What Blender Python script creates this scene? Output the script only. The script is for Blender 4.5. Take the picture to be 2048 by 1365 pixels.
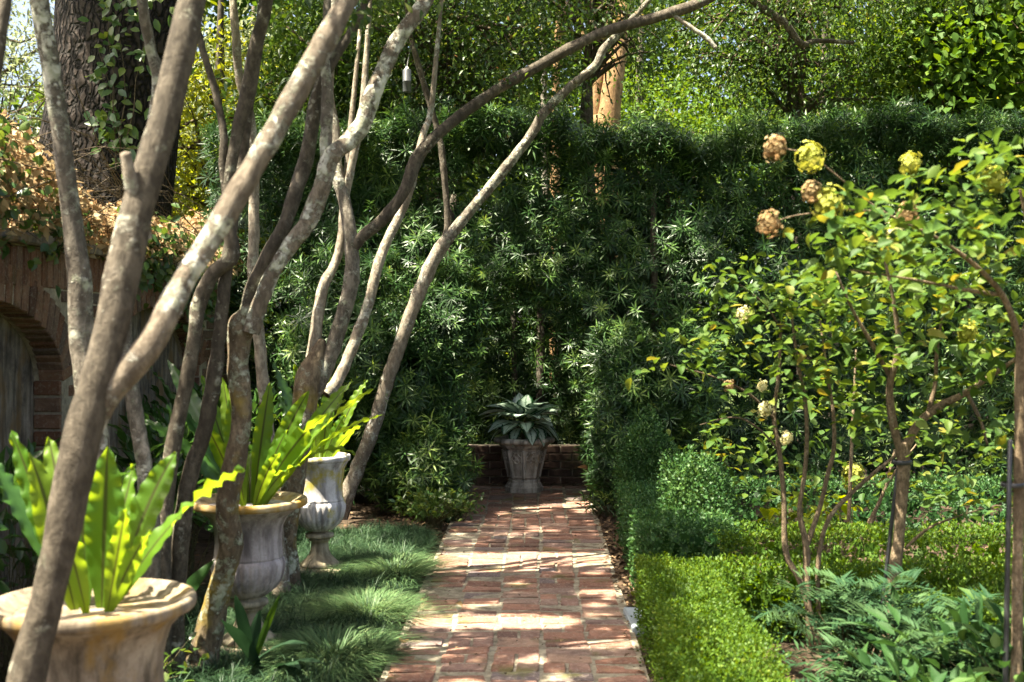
import bpy, bmesh, math, random
import numpy as np
from mathutils import Vector, Matrix, Euler

for o in list(bpy.data.objects):
    bpy.data.objects.remove(o)
SC = bpy.context.scene
COL = SC.collection

# ------------------------------------------------------------------ camera, sky, sun, exposure
F = 2400.0            # focal length in photo pixels (photo 2048 wide)
CX, CY, H = 1074.0, 656.0, 1.47
cd = bpy.data.cameras.new("camera")
cd.sensor_width = 36.0
cd.lens = 36.0 * F / 2048.0
cd.shift_x = -(CX - 1024.0) / 2048.0
cd.shift_y = (CY - 682.5) / 2048.0
cd.clip_end = 600
cd.dof.use_dof = True
cd.dof.focus_distance = 10.4
cd.dof.aperture_fstop = 4.2
cam = bpy.data.objects.new("camera", cd)
cam.location = (0, 0, H)
cam.rotation_euler = (math.radians(90), 0, 0)
COL.objects.link(cam)
SC.camera = cam

SUN = Vector((-0.38, -0.20, 0.90)).normalized()
w = bpy.data.worlds.new("World")
SC.world = w
w.use_nodes = True
nt = w.node_tree
bg = nt.nodes["Background"]
sky = nt.nodes.new("ShaderNodeTexSky")
sky.sky_type = 'NISHITA'
sky.sun_disc = False
sky.sun_elevation = math.asin(SUN.z)
sky.sun_rotation = math.atan2(SUN.x, SUN.y)
sky.dust_density = 6.0
sky.ozone_density = 0.4
sky.air_density = 0.7
nt.links.new(sky.outputs[0], bg.inputs[0])
bg.inputs[1].default_value = 0.08
sd = bpy.data.lights.new("sun", 'SUN')
sd.energy = 5.0
sd.angle = math.radians(0.55)
sd.color = (1.0, 0.93, 0.80)
so = bpy.data.objects.new("sun", sd)
so.rotation_euler = SUN.to_track_quat('Z', 'Y').to_euler()
so.location = SUN * 40
COL.objects.link(so)

SC.view_settings.view_transform = 'Standard'
SC.view_settings.look = 'None'
SC.view_settings.gamma = 1
SC.view_settings.use_curve_mapping = False
SC.view_settings.exposure = 2.72
SC.view_settings.use_white_balance = True      # the photograph is balanced for open shade
SC.view_settings.white_balance_temperature = 6850
SC.view_settings.white_balance_tint = 6
SC.cycles.max_bounces = 7
SC.cycles.diffuse_bounces = 3
SC.cycles.glossy_bounces = 2
SC.cycles.transmission_bounces = 4
SC.cycles.transparent_max_bounces = 4
SC.cycles.use_denoising = True
SC.cycles.caustics_reflective = False
SC.cycles.caustics_refractive = False

# ------------------------------------------------------------------ helpers
rng = np.random.default_rng(7)
random.seed(7)


def P(px, py, Y):
    return Vector(((px - CX) * Y / F, Y, H - (py - CY) * Y / F))


def tag(o, label=None, cat=None, group=None, kind=None):
    if label: o["label"] = label
    if cat: o["category"] = cat
    if group: o["group"] = group
    if kind: o["kind"] = kind
    return o


def empty(name, loc, label=None, cat=None, group=None):
    o = bpy.data.objects.new(name, None)
    o.location = loc
    o.empty_display_size = 0.1
    COL.objects.link(o)
    return tag(o, label, cat, group)


def link(name, me, mat=None, parent=None):
    """Link mesh data whose vertices are in world space; parents are unrotated empties / meshes."""
    o = bpy.data.objects.new(name, me)
    if mat and len(me.materials) == 0:
        me.materials.append(mat)
    COL.objects.link(o)
    if parent is not None:
        o.parent = parent
        o.matrix_parent_inverse = Matrix.Translation(-world_loc(parent))
    return o


def world_loc(o):
    # all parents here are translated only
    v = Vector(o.location)
    if o.parent is not None:
        v = world_loc(o.parent) + (o.matrix_parent_inverse @ v)
    return v


def np_mesh(name, V, faces, mat=None, parent=None, tint=None, extra=None, smooth=False):
    """V (n,3); faces (m,k) int array."""
    V = np.asarray(V, dtype=np.float32)
    faces = np.asarray(faces, dtype=np.int32)
    me = bpy.data.meshes.new(name)
    n, (m, k) = len(V), faces.shape
    me.vertices.add(n)
    me.vertices.foreach_set("co", V.ravel())
    me.loops.add(m * k)
    me.loops.foreach_set("vertex_index", faces.ravel())
    me.polygons.add(m)
    me.polygons.foreach_set("loop_start", np.arange(0, m * k, k, dtype=np.int32))
    me.polygons.foreach_set("loop_total", np.full(m, k, dtype=np.int32))
    if smooth:
        me.polygons.foreach_set("use_smooth", np.ones(m, dtype=bool))
    me.update(calc_edges=True)
    if tint is not None:
        a = me.attributes.new("tint", 'FLOAT', 'POINT')
        a.data.foreach_set("value", np.asarray(tint, dtype=np.float32))
    if extra is not None:
        a = me.attributes.new("across", 'FLOAT', 'POINT')
        a.data.foreach_set("value", np.asarray(extra, dtype=np.float32))
    return link(name, me, mat, parent)


def norm(a):
    return a / np.maximum(np.linalg.norm(a, axis=-1, keepdims=True), 1e-9)


# leaf templates: (across, along, up)
T_FOLD = (np.array([[0, 0, 0], [-.5, .42, .10], [0, .5, 0], [.5, .42, .10], [0, 1, -.10]], float),
          np.array([[0, 2, 1], [1, 2, 4], [0, 3, 2], [2, 3, 4]]))
T_SLIM = (np.array([[0, 0, 0], [-.5, .45, .04], [.5, .45, .04], [0, 1, -.06]], float),
          np.array([[0, 2, 1], [1, 2, 3]]))
T_HEX = (np.array([[0, 0, 0], [-.42, .25, .06], [-.5, .58, .05], [0, 1, -.14], [.5, .58, .05], [.42, .25, .06], [0, .45, -.03]], float),
         np.array([[6, 1, 0], [6, 2, 1], [6, 3, 2], [6, 4, 3], [6, 5, 4], [6, 0, 5]]))


def leaf_cloud(name, pos, D, U, L, W, mat, parent=None, T=T_FOLD, tint=None):
    N = len(pos)
    D = norm(D)
    A = norm(np.cross(D, U))
    U = np.cross(A, D)
    L = np.broadcast_to(np.asarray(L, float), (N,))
    W = np.broadcast_to(np.asarray(W, float), (N,))
    t, f = T
    k = len(t)
    V = (pos[:, None, :] + t[None, :, 0, None] * (W[:, None, None] * A[:, None, :])
         + t[None, :, 1, None] * (L[:, None, None] * D[:, None, :])
         + t[None, :, 2, None] * (L[:, None, None] * U[:, None, :]))
    faces = f[None] + (np.arange(N) * k)[:, None, None]
    if tint is None:
        tint = rng.random(N)
    return np_mesh(name, V.reshape(-1, 3), faces.reshape(-1, 3), mat, parent, np.repeat(tint, k))


def rand_dir(n):
    return norm(rng.normal(size=(n, 3)))


def vnoise(p, s, seed=0):
    """cheap smooth value noise in [-1,1] from sines"""
    r = np.random.default_rng(seed)
    out = np.zeros(len(p))
    for i in range(5):
        k = r.normal(size=3) * s * (1 + .5 * i)
        out += np.sin(p @ k + r.random() * 6.28) / (1 + .4 * i)
    return out / 2.2


# ------------------------------------------------------------------ materials
def newmat(name):
    m = bpy.data.materials.new(name)
    m.use_nodes = True
    n = m.node_tree
    n.nodes.clear()
    out = n.nodes.new("ShaderNodeOutputMaterial")
    return m, n, out


class NB:
    def __init__(s, n): s.n = n
    def add(s, t, **kw):
        x = s.n.nodes.new(t)
        for k, v in kw.items():
            setattr(x, k, v)
        return x
    def ln(s, a, b): s.n.links.new(a, b)
    def noise(s, scale, detail=4, rough=.6, vec=None, dist=0):
        x = s.add("ShaderNodeTexNoise")
        x.inputs["Scale"].default_value = scale
        x.inputs["Detail"].default_value = detail
        x.inputs["Roughness"].default_value = rough
        x.inputs["Distortion"].default_value = dist
        if vec is not None: s.ln(vec, x.inputs["Vector"])
        return x.outputs["Fac"]
    def ramp(s, fac, stops, interp='LINEAR'):
        x = s.add("ShaderNodeValToRGB")
        x.color_ramp.interpolation = interp
        e = x.color_ramp.elements
        while len(e) < len(stops): e.new(.5)
        for i, (p, c) in enumerate(stops):
            e[i].position = p
            e[i].color = (*c, 1) if len(c) == 3 else c
        s.ln(fac, x.inputs[0])
        return x.outputs[0]
    def mix(s, fac, a, b, mode='MIX'):
        x = s.add("ShaderNodeMix", data_type='RGBA', blend_type=mode)
        for sock, v in ((x.inputs[0], fac), (x.inputs[6], a), (x.inputs[7], b)):
            if hasattr(v, "node"): s.ln(v, sock)
            elif isinstance(v, (int, float)): sock.default_value = v
            else: sock.default_value = (*v, 1)
        return x.outputs[2]
    def math(s, op, a, b=0.0):
        x = s.add("ShaderNodeMath", operation=op)
        for sock, v in ((x.inputs[0], a), (x.inputs[1], b)):
            if hasattr(v, "node"): s.ln(v, sock)
            else: sock.default_value = v
        return x.outputs[0]
    def coord(s, which="Object"):
        return s.add("ShaderNodeTexCoord").outputs[which]
    def pos(s): return s.add("ShaderNodeNewGeometry").outputs["Position"]
    def mapping(s, vec, scale):
        x = s.add("ShaderNodeMapping")
        x.inputs["Scale"].default_value = scale
        s.ln(vec, x.inputs["Vector"])
        return x.outputs[0]
    def bsdf(s, col, rough=.8, spec=.3, bump=None, bstr=.5, bdist=.01):
        x = s.add("ShaderNodeBsdfPrincipled")
        if hasattr(col, "node"): s.ln(col, x.inputs["Base Color"])
        else: x.inputs["Base Color"].default_value = (*col, 1)
        if hasattr(rough, "node"): s.ln(rough, x.inputs["Roughness"])
        else: x.inputs["Roughness"].default_value = rough
        x.inputs["Specular IOR Level"].default_value = spec
        if bump is not None:
            b = s.add("ShaderNodeBump")
            b.inputs["Strength"].default_value = bstr
            b.inputs["Distance"].default_value = bdist
            s.ln(bump, b.inputs["Height"])
            s.ln(b.outputs[0], x.inputs["Normal"])
        return x.outputs[0]


def leafmat(name, stops, trans=.35, tcol=None, rough=.38, spec=.5, objrand=False, patt=None, tgain=1.6, rib=None):
    """stops: ramp over the per-leaf tint."""
    m, n, out = newmat(name)
    b = NB(n)
    at = b.add("ShaderNodeAttribute", attribute_name="tint").outputs["Fac"]
    if objrand:
        at = b.add("ShaderNodeObjectInfo").outputs["Random"]
    col = b.ramp(at, stops)
    nz = b.noise(35, 2, vec=b.pos())
    col = b.mix(b.math('MULTIPLY', nz, .35), col, tuple(c * .6 for c in stops[0][1]))
    if patt:
        ac = b.add("ShaderNodeAttribute", attribute_name="across").outputs["Fac"]
        nz2 = b.noise(60, 3, vec=b.pos())
        v = b.math('ADD', ac, b.math('MULTIPLY', b.math('SUBTRACT', nz2, .5), .55))
        col = b.mix(b.ramp(v, [(.0, (.2,) * 3), (.12, (.9,) * 3), (.58, (.8,) * 3), (.80, (0,) * 3)]), col, patt)
    if rib:      # dark midrib of the frond
        ac = b.add("ShaderNodeAttribute", attribute_name="across").outputs["Fac"]
        rf = b.ramp(ac, [(.05, (.85,) * 3), (.17, (0,) * 3)])
        col = b.mix(rf, col, rib)
        tcol_ = b.mix(rf, tcol, rib)
    bs = b.bsdf(col, rough, spec)
    tr = b.add("ShaderNodeBsdfTranslucent")
    if tcol is None:
        hs = b.add("ShaderNodeHueSaturation")
        hs.inputs["Hue"].default_value = .475
        hs.inputs["Saturation"].default_value = 1.1
        hs.inputs["Value"].default_value = tgain
        b.ln(col, hs.inputs["Color"])
        b.ln(hs.outputs[0], tr.inputs[0])
    else:
        tr.inputs[0].default_value = (*tcol, 1)
        if rib: b.ln(tcol_, tr.inputs[0])
    mx = b.add("ShaderNodeMixShader")
    mx.inputs[0].default_value = trans
    b.ln(bs, mx.inputs[1]); b.ln(tr.outputs[0], mx.inputs[2])
    b.ln(mx.outputs[0], out.inputs[0])
    return m


def barkmat(name, base, dark, lichen=(.50, .50, .42), lich=.5, scale=1.0, moss=None):
    m, n, out = newmat(name)
    b = NB(n)
    p = b.pos()
    n1 = b.noise(5 * scale, 7, .7, p, .8)
    n0 = b.noise(2.2 * scale, 4, .6, b.mapping(p, (1, 1, .6)), .4)
    st = b.noise(1.0, 6, .7, b.mapping(p, (40 * scale, 40 * scale, 20 * scale)))
    pale = tuple(min(1, c * 1.55 + .03) for c in base)
    col = b.ramp(n1, [(.30, dark), (.47, base), (.56, base), (.68, pale)])
    col = b.mix(b.ramp(n0, [(.42, (.75,) * 3), (.58, (0,) * 3)]), col, tuple(d * .6 + c * .35 for d, c in zip(dark, base)))
    col = b.mix(b.ramp(st, [(.42, (.8,) * 3), (.60, (0,) * 3)]), col, dark)
    if moss:
        col = b.mix(b.ramp(b.noise(3.2, 4, .6, p), [(.54, (0,) * 3), (.66, (.8,) * 3)]), col, moss)
    # lichen: soft uneven plates of two greys, and a few small round spots
    nd = b.add("ShaderNodeTexNoise"); nd.inputs["Scale"].default_value = 30 * scale; b.ln(p, nd.inputs["Vector"])
    wp = b.add("ShaderNodeVectorMath", operation='MULTIPLY_ADD')
    b.ln(nd.outputs["Color"], wp.inputs[0]); wp.inputs[1].default_value = (.035 / scale,) * 3; b.ln(p, wp.inputs[2])
    q = wp.outputs[0]
    gate = b.noise(3.4 * scale, 4, .6, p)
    cov = .66 - .15 * lich
    pl = b.math('ADD', b.noise(13 * scale, 8, .74, q), b.math('MULTIPLY', b.math('SUBTRACT', gate, .5), .45))
    plates = b.ramp(pl, [(cov, (0,) * 3), (cov + .09, (.35 + .5 * lich,) * 3)])
    vo = b.add("ShaderNodeTexVoronoi"); vo.inputs["Scale"].default_value = 34 * scale
    b.ln(q, vo.inputs["Vector"])
    e = b.math('ADD', vo.outputs["Distance"], b.math('MULTIPLY', b.math('SUBTRACT', .58, gate), 2.4))
    spots = b.ramp(e, [(.16, (lich * .8,) * 3), (.30, (0,) * 3)])
    lc = b.mix(b.ramp(b.noise(21 * scale, 4, .6, p), [(.4, (0,) * 3), (.6, (1,) * 3)]), lichen, tuple(c * k for c, k in zip(lichen, (.66, .70, .58))))
    col = b.mix(plates, col, lc)
    col = b.mix(spots, col, lichen)
    spots = b.math('MAXIMUM', spots, plates)
    hgt = b.math('ADD', b.math('MULTIPLY', st, .7), b.math('ADD', b.math('MULTIPLY', spots, .35), b.math('MULTIPLY', n1, .8)))
    b.ln(b.bsdf(col, .85, .2, hgt, 1.0, .014), out.inputs[0])
    return m


def stonemat(name, cols, moss=None, rust=None, scale=1.0, moss_amt=.6):
    m, n, out = newmat(name)
    b = NB(n)
    p = b.pos()
    n1 = b.noise(5 * scale, 8, .7, p, .3)
    col = b.ramp(n1, [(.32, cols[0]), (.5, cols[1]), (.7, cols[2])])
    st = b.noise(1.0, 5, .6, b.mapping(p, (22, 22, 3)))
    col = b.mix(b.ramp(st, [(.43, (0,) * 3), (.66, (.75,) * 3)]), col, tuple(c * .32 for c in cols[0]))
    fine = b.noise(90, 3, .7, p)
    col = b.mix(b.ramp(fine, [(.55, (0,) * 3), (.75, (.45,) * 3)]), col, tuple(c * .45 for c in cols[0]))
    if moss:
        col = b.mix(b.ramp(b.noise(4.5, 5, .65, p), [(1 - moss_amt, (0,) * 3), (1 - moss_amt + .1, (.85,) * 3)]), col, moss)
    if rust:
        col = b.mix(b.ramp(b.noise(7, 5, .6, b.mapping(p, (1.3, 1, .5))), [(.5, (0,) * 3), (.64, (.8,) * 3)]), col, rust)
    hgt = b.math('ADD', b.math('MULTIPLY', n1, .7), b.math('MULTIPLY', fine, .3))
    b.ln(b.bsdf(col, .9, .15, hgt, .6, .006), out.inputs[0])
    return m


def brickmat(name, stops, mortar, moss=(.10, .10, .03), bumpy=.008, dirt=.35):
    m, n, out = newmat(name)
    b = NB(n)
    p = b.pos()
    r = b.add("ShaderNodeObjectInfo").outputs["Random"]
    col = b.ramp(r, stops)
    n1 = b.noise(14, 6, .7, p, .4)
    n2 = b.noise(60, 5, .7, p)
    col = b.mix(b.ramp(n1, [(.4, (0,) * 3), (.75, (.7,) * 3)]), col, tuple(c * .45 for c in stops[0][1]))
    col = b.mix(b.ramp(n2, [(.52, (0,) * 3), (.72, (.55,) * 3)]), col, mortar)
    col = b.mix(b.ramp(b.noise(3.1, 5, .65, p), [(.58, (0,) * 3), (.66, (dirt,) * 3)]), col, moss)
    hgt = b.math('ADD', b.math('MULTIPLY', n1, .6), b.math('MULTIPLY', n2, .5))
    b.ln(b.bsdf(col, .85, .25, hgt, .7, bumpy), out.inputs[0])
    return m


def plainmat(name, c1, c2, scale=20, rough=.9, spec=.2, bump=.004, detail=6):
    m, n, out = newmat(name)
    b = NB(n)
    p = b.pos()
    n1 = b.noise(scale, detail, .7, p)
    col = b.ramp(n1, [(.35, c1), (.65, c2)])
    b.ln(b.bsdf(col, rough, spec, n1, .6, bump), out.inputs[0])
    return m


M = {}
M['stem'] = barkmat("bark_grey_lichen", (.205, .178, .142), (.055, .045, .034), (.47, .455, .385), .95)
M['stem_lichen'] = barkmat("bark_lichen_plates", (.225, .185, .138), (.065, .050, .036), (.52, .505, .44), 1.12)
M['stem_dark'] = barkmat("bark_brown", (.118, .098, .073), (.030, .024, .017), (.36, .345, .28), .6)  # pale lichen, raised to stand for sun dapples on the trunk too
M['stem_pale'] = barkmat("bark_pale", (.33, .285, .22), (.11, .086, .064), (.52, .51, .45), .8)
M['stem_moss'] = barkmat("bark_mossy", (.20, .155, .10), (.055, .038, .024), (.42, .43, .34), .9, moss=(.22, .16, .03))
M['bark_hyd'] = barkmat("bark_hydrangea", (.27, .20, .125), (.07, .05, .03), (.40, .38, .30), .25, 2.2)
M['twig'] = barkmat("bark_twig", (.13, .10, .065), (.05, .035, .02), (.34, .32, .26), .2, 2.0)
M['twig_green'] = barkmat("bark_green_twig", (.10, .10, .045), (.05, .04, .02), (.22, .22, .12), .2, 2.0)
M['crape'] = barkmat("bark_cinnamon", (.36, .225, .105), (.15, .085, .04), (.46, .36, .22), .35, .6)
M['urn_near'] = stonemat("stone_urn_tan", ((.10, .08, .056), (.235, .19, .14), (.345, .30, .235)), rust=(.22, .14, .04))
M['urn_mid'] = stonemat("stone_urn_grey", ((.21, .175, .17), (.38, .34, .335), (.47, .43, .43)))
M['urn_mid_rim'] = stonemat("stone_rim_ochre", ((.24, .17, .09), (.40, .31, .18), (.48, .40, .28)), rust=(.33, .19, .03))
M['urn_far'] = stonemat("stone_urn_mossy", ((.34, .32, .32), (.55, .53, .53), (.64, .62, .63)), moss=(.36, .30, .03), moss_amt=.52)
M['urn_foot'] = stonemat("stone_foot", ((.22, .18, .12), (.38, .33, .23), (.45, .41, .32)), moss=(.20, .17, .05), moss_amt=.36)
M['pot'] = stonemat("stone_pot", ((.27, .245, .205), (.47, .43, .37), (.58, .55, .49)), moss=(.22, .18, .10), moss_amt=.40)
M['pot_body'] = stonemat("stone_pot_darker", ((.20, .175, .14), (.36, .32, .27), (.46, .42, .36)), moss=(.12, .10, .05), moss_amt=.42)  # darker pot stone for the faces between the ribs
M['soil'] = plainmat("soil_dark", (.018, .012, .008), (.055, .038, .024), 30, bump=.02)
M['mulch'] = plainmat("mulch_ground", (.022, .015, .010), (.085, .058, .036), 14, bump=.03)
M['mortar'] = plainmat("mortar_sandy", (.10, .085, .06), (.30, .265, .20), 18, bump=.01)
M['wall_mortar'] = plainmat("mortar_wall", (.17, .14, .10), (.38, .33, .25), 16, bump=.01)
M['plaster'] = stonemat("plaster_stained", ((.06, .05, .045), (.21, .175, .14), (.31, .265, .21)), rust=(.16, .10, .045), scale=.9)
M['slate'] = plainmat("slate_blue", (.17, .20, .22), (.30, .34, .36), 9, .6, .4)
M['metal_black'] = plainmat("metal_black", (.012, .012, .013), (.03, .03, .032), 30, .45, .5, .001)
M['path_brick'] = brickmat("brick_path_red", [(0, (.12, .072, .058)), (.25, (.20, .098, .066)), (.5, (.28, .145, .10)), (.7, (.22, .135, .108)), (.86, (.12, .098, .10)), (1, (.33, .205, .14))], (.42, .36, .29), dirt=.7)
M['wall_brick'] = brickmat("brick_wall_brown", [(0, (.085, .042, .027)), (.4, (.17, .080, .045)), (.7, (.20, .115, .072)), (1, (.10, .075, .062))], (.30, .26, .20), moss=(.05, .055, .02))
M['pod'] = leafmat("leaf_podocarpus", [(0, (.013, .036, .010)), (.4, (.030, .076, .019)), (.72, (.085, .16, .034)), (1, (.20, .28, .06))], .28, rough=.42, spec=.32)
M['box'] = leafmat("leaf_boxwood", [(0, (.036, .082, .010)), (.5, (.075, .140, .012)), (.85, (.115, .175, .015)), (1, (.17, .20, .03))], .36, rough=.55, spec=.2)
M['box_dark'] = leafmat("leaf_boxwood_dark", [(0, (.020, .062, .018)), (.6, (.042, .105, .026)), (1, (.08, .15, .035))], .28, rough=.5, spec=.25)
M['canopy'] = leafmat("leaf_canopy", [(0, (.025, .055, .014)), (.5, (.045, .085, .018)), (.9, (.085, .12, .022)), (1, (.14, .14, .03))], .38, rough=.5, spec=.25, tgain=1.7)
M['canopy_dark'] = leafmat("leaf_canopy_dark", [(0, (.020, .050, .010)), (.6, (.042, .085, .015)), (.93, (.09, .13, .022)), (1, (.17, .09, .04))], .38, rough=.42, spec=.35, tgain=2.0)
M['leaf_yellow'] = leafmat("leaf_yellow_green", [(0, (.09, .13, .02)), (.5, (.15, .18, .022)), (1, (.24, .24, .03))], .5, rough=.5, tgain=2.2)
M['leaf_mist'] = leafmat("leaf_mist_tone", [(0, (.09, .12, .06)), (.5, (.15, .18, .09)), (1, (.22, .24, .14))], .42, rough=.5)  # mist at far left put into the colour as paler leaves
M['leaf_maple'] = leafmat("leaf_maple", [(0, (.035, .085, .012)), (.5, (.07, .14, .016)), (1, (.14, .20, .025))], .42, rough=.6, spec=.2, tgain=1.35)
M['far'] = leafmat("leaf_far", [(0, (.025, .065, .012)), (.5, (.06, .115, .014)), (1, (.14, .18, .02))], .42, tgain=1.35, rough=.6, spec=.2)
M['dead'] = leafmat("leaf_dead", [(0, (.16, .11, .05)), (.5, (.33, .245, .12)), (1, (.50, .40, .24))], .35, rough=.7, spec=.2)
M['litter'] = leafmat("leaf_litter", [(0, (.035, .022, .014)), (.6, (.10, .062, .035)), (.9, (.20, .13, .07)), (1, (.32, .24, .14))], .05, rough=.8, spec=.2)
M['ivy'] = leafmat("leaf_ivy", [(0, (.03, .075, .02)), (.6, (.065, .12, .022)), (1, (.13, .17, .03))], .35)
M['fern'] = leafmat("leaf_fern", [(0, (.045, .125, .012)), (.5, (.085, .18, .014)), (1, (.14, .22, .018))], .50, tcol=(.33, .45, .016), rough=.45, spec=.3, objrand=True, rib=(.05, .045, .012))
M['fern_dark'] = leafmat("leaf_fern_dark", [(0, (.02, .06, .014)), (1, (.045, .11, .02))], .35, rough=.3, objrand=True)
M['agla'] = leafmat("leaf_aglaonema", [(0, (.02, .07, .034)), (1, (.035, .10, .046))], .2, rough=.26, spec=.6, objrand=True, patt=(.52, .64, .54))
M['hyd'] = leafmat("leaf_hydrangea", [(0, (.038, .085, .016)), (.55, (.066, .122, .020)), (.92, (.105, .15, .022)), (1, (.22, .19, .03))], .40, rough=.55, spec=.2)
M['hyd_obj'] = leafmat("leaf_hydrangea_single", [(0, (.038, .085, .018)), (.55, (.066, .122, .021)), (.93, (.105, .15, .024)), (1, (.23, .19, .03))], .40, rough=.55, spec=.2, objrand=True)
M['hyd_lime'] = leafmat("leaf_hydrangea_lime", [(0, (.16, .24, .02)), (1, (.26, .32, .03))], .5, objrand=True)
M['bloom_brown'] = leafmat("petal_dried", [(0, (.19, .13, .06)), (.6, (.34, .25, .12)), (1, (.46, .37, .21))], .4, rough=.7, spec=.1)
M['bloom_lime'] = leafmat("petal_lime", [(0, (.24, .28, .05)), (.6, (.38, .40, .08)), (1, (.46, .46, .14))], .4, rough=.6, spec=.1)
M['bloom_cream'] = leafmat("petal_cream", [(0, (.44, .44, .20)), (.6, (.60, .58, .34)), (1, (.68, .66, .46))], .4, rough=.6, spec=.1)
M['mahonia'] = leafmat("leaf_mahonia", [(0, (.018, .052, .022)), (.6, (.034, .080, .033)), (1, (.072, .13, .048))], .28, rough=.6, spec=.15)
M['broad'] = leafmat("leaf_broad", [(0, (.020, .058, .015)), (.6, (.036, .086, .021)), (1, (.075, .13, .03))], .3, rough=.6, spec=.15)
M['mondo'] = leafmat("leaf_mondo", [(0, (.016, .040, .018)), (.6, (.034, .072, .032)), (1, (.075, .12, .055))], .22, rough=.5, spec=.25)
M['mondo_lit'] = leafmat("leaf_liriope_lit", [(0, (.06, .12, .045)), (.6, (.10, .17, .07)), (1, (.20, .26, .12))], .35, rough=.5, spec=.25)  # sunlit copy of the mondo green, brightness put into the leaf colour


def deepbark():
    m, n, out = newmat("bark_oak")
    b = NB(n)
    p = b.pos()
    wv = b.mapping(p, (7, 7, 2.0))
    vo = b.add("ShaderNodeTexVoronoi", feature='DISTANCE_TO_EDGE')
    vo.inputs["Scale"].default_value = 2.2
    dz = b.add("ShaderNodeVectorMath", operation='ADD')
    nn = b.add("ShaderNodeTexNoise"); nn.inputs["Scale"].default_value = 5; b.ln(p, nn.inputs["Vector"])
    b.ln(wv, dz.inputs[0]); b.ln(nn.outputs["Color"], dz.inputs[1])
    b.ln(dz.outputs[0], vo.inputs["Vector"])
    d = b.ramp(vo.outputs["Distance"], [(.02, (0,) * 3), (.22, (1,) * 3)])
    n1 = b.noise(12, 6, .7, p)
    col = b.mix(d, (.007, .006, .005), (.040, .030, .025))
    col = b.mix(b.ramp(n1, [(.5, (0,) * 3), (.7, (.6,) * 3)]), col, (.07, .058, .052))
    hgt = b.math('ADD', d, b.math('MULTIPLY', n1, .4))
    b.ln(b.bsdf(col, .9, .15, hgt, 1.0, .05), out.inputs[0])
    return m


M['oak'] = deepbark()


# ------------------------------------------------------------------ geometry builders
def catmull(pts, n):
    pts = np.asarray(pts, float)
    ext = np.vstack([2 * pts[0] - pts[1], pts, 2 * pts[-1] - pts[-2]])
    out = []
    for i in range(len(pts) - 1):
        p0, p1, p2, p3 = ext[i:i + 4]
        for t in np.linspace(0, 1, n, endpoint=False):
            out.append(.5 * ((2 * p1) + (-p0 + p2) * t + (2 * p0 - 5 * p1 + 4 * p2 - p3) * t * t + (-p0 + 3 * p1 - 3 * p2 + p3) * t ** 3))
    out.append(pts[-1])
    return np.array(out)


def tube(name, pts4, mat, parent, seg=12, sub=6, rough=.08, seed=0, cap=True, squash=None):
    """pts4 rows: x,y,z,radius. Uneven tube along a smooth curve."""
    c = catmull(pts4, sub)
    p, r = c[:, :3], np.maximum(c[:, 3], .001)
    n = len(p)
    tan = norm(np.gradient(p, axis=0))
    ref = np.array([0.3, 1.0, 0.1])
    a = norm(np.cross(tan, ref)); bb = np.cross(tan, a)
    th = np.linspace(0, 2 * np.pi, seg, endpoint=False)
    ring = np.cos(th)[None, :, None] * a[:, None] + np.sin(th)[None, :, None] * bb[:, None]
    base = p[:, None] + ring * r[:, None, None]
    flat = base.reshape(-1, 3)
    rm = float(r.mean())
    k = 1 + rough * vnoise(flat, .9 / max(rm, .01), seed) + rough * .8 * vnoise(flat, .25 / max(rm, .01), seed + 3)
    V = (p[:, None] + ring * (r[:, None] * k.reshape(n, seg))[:, :, None]).reshape(-1, 3)
    i = np.arange(n - 1)[:, None] * seg
    j = np.arange(seg)[None]
    j2 = (j + 1) % seg
    faces = np.stack([i + j, i + j2, i + seg + j2, i + seg + j], -1).reshape(-1, 4)
    V = np.vstack([V, p[-1] + tan[-1] * r[-1] * .3, p[0]])
    tip = np.stack([(n - 1) * seg + np.arange(seg), (n - 1) * seg + (np.arange(seg) + 1) % seg, np.full(seg, n * seg), np.full(seg, n * seg)], -1)
    o = np_mesh(name, V, faces, mat, parent, smooth=True)
    if cap:
        me = o.data
        bm = bmesh.new(); bm.from_mesh(me); bm.verts.ensure_lookup_table()
        for q in tip:
            bm.faces.new([bm.verts[int(x)] for x in q[:3]])
        bm.verts.remove(bm.verts[n * seg + 1])
        bm.to_mesh(me); bm.free()
    return o


def px_path(rows):
    """rows of (px, py, depth, width_px) -> x,y,z,radius"""
    return [(*P(a, b, d), .5 * wd * d / F) for a, b, d, wd in rows]


def lathe(name, prof, mat, parent, loc, seg=48, mod=None, smooth=True, cap=True):
    """prof: list of (r,z). mod(theta, i)->factor."""
    th = np.linspace(0, 2 * np.pi, seg, endpoint=False)
    V = []
    for i, (r, z) in enumerate(prof):
        for t in th:
            f = mod(t, i) if mod else 1
            V.append((loc[0] + r * f * math.cos(t), loc[1] + r * f * math.sin(t), loc[2] + z))
    n = len(prof)
    faces = [(i * seg + j, i * seg + (j + 1) % seg, (i + 1) * seg + (j + 1) % seg, (i + 1) * seg + j) for i in range(n - 1) for j in range(seg)]
    me = bpy.data.meshes.new(name)
    fs = list(faces)
    if cap:
        fs.append(tuple(range((n - 1) * seg, n * seg)))
        fs.append(tuple(reversed(range(seg))))
    me.from_pydata(V, [], fs)
    if smooth:
        for p in me.polygons: p.use_smooth = len(p.vertices) == 4
    me.update()
    return link(name, me, mat, parent)


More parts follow.
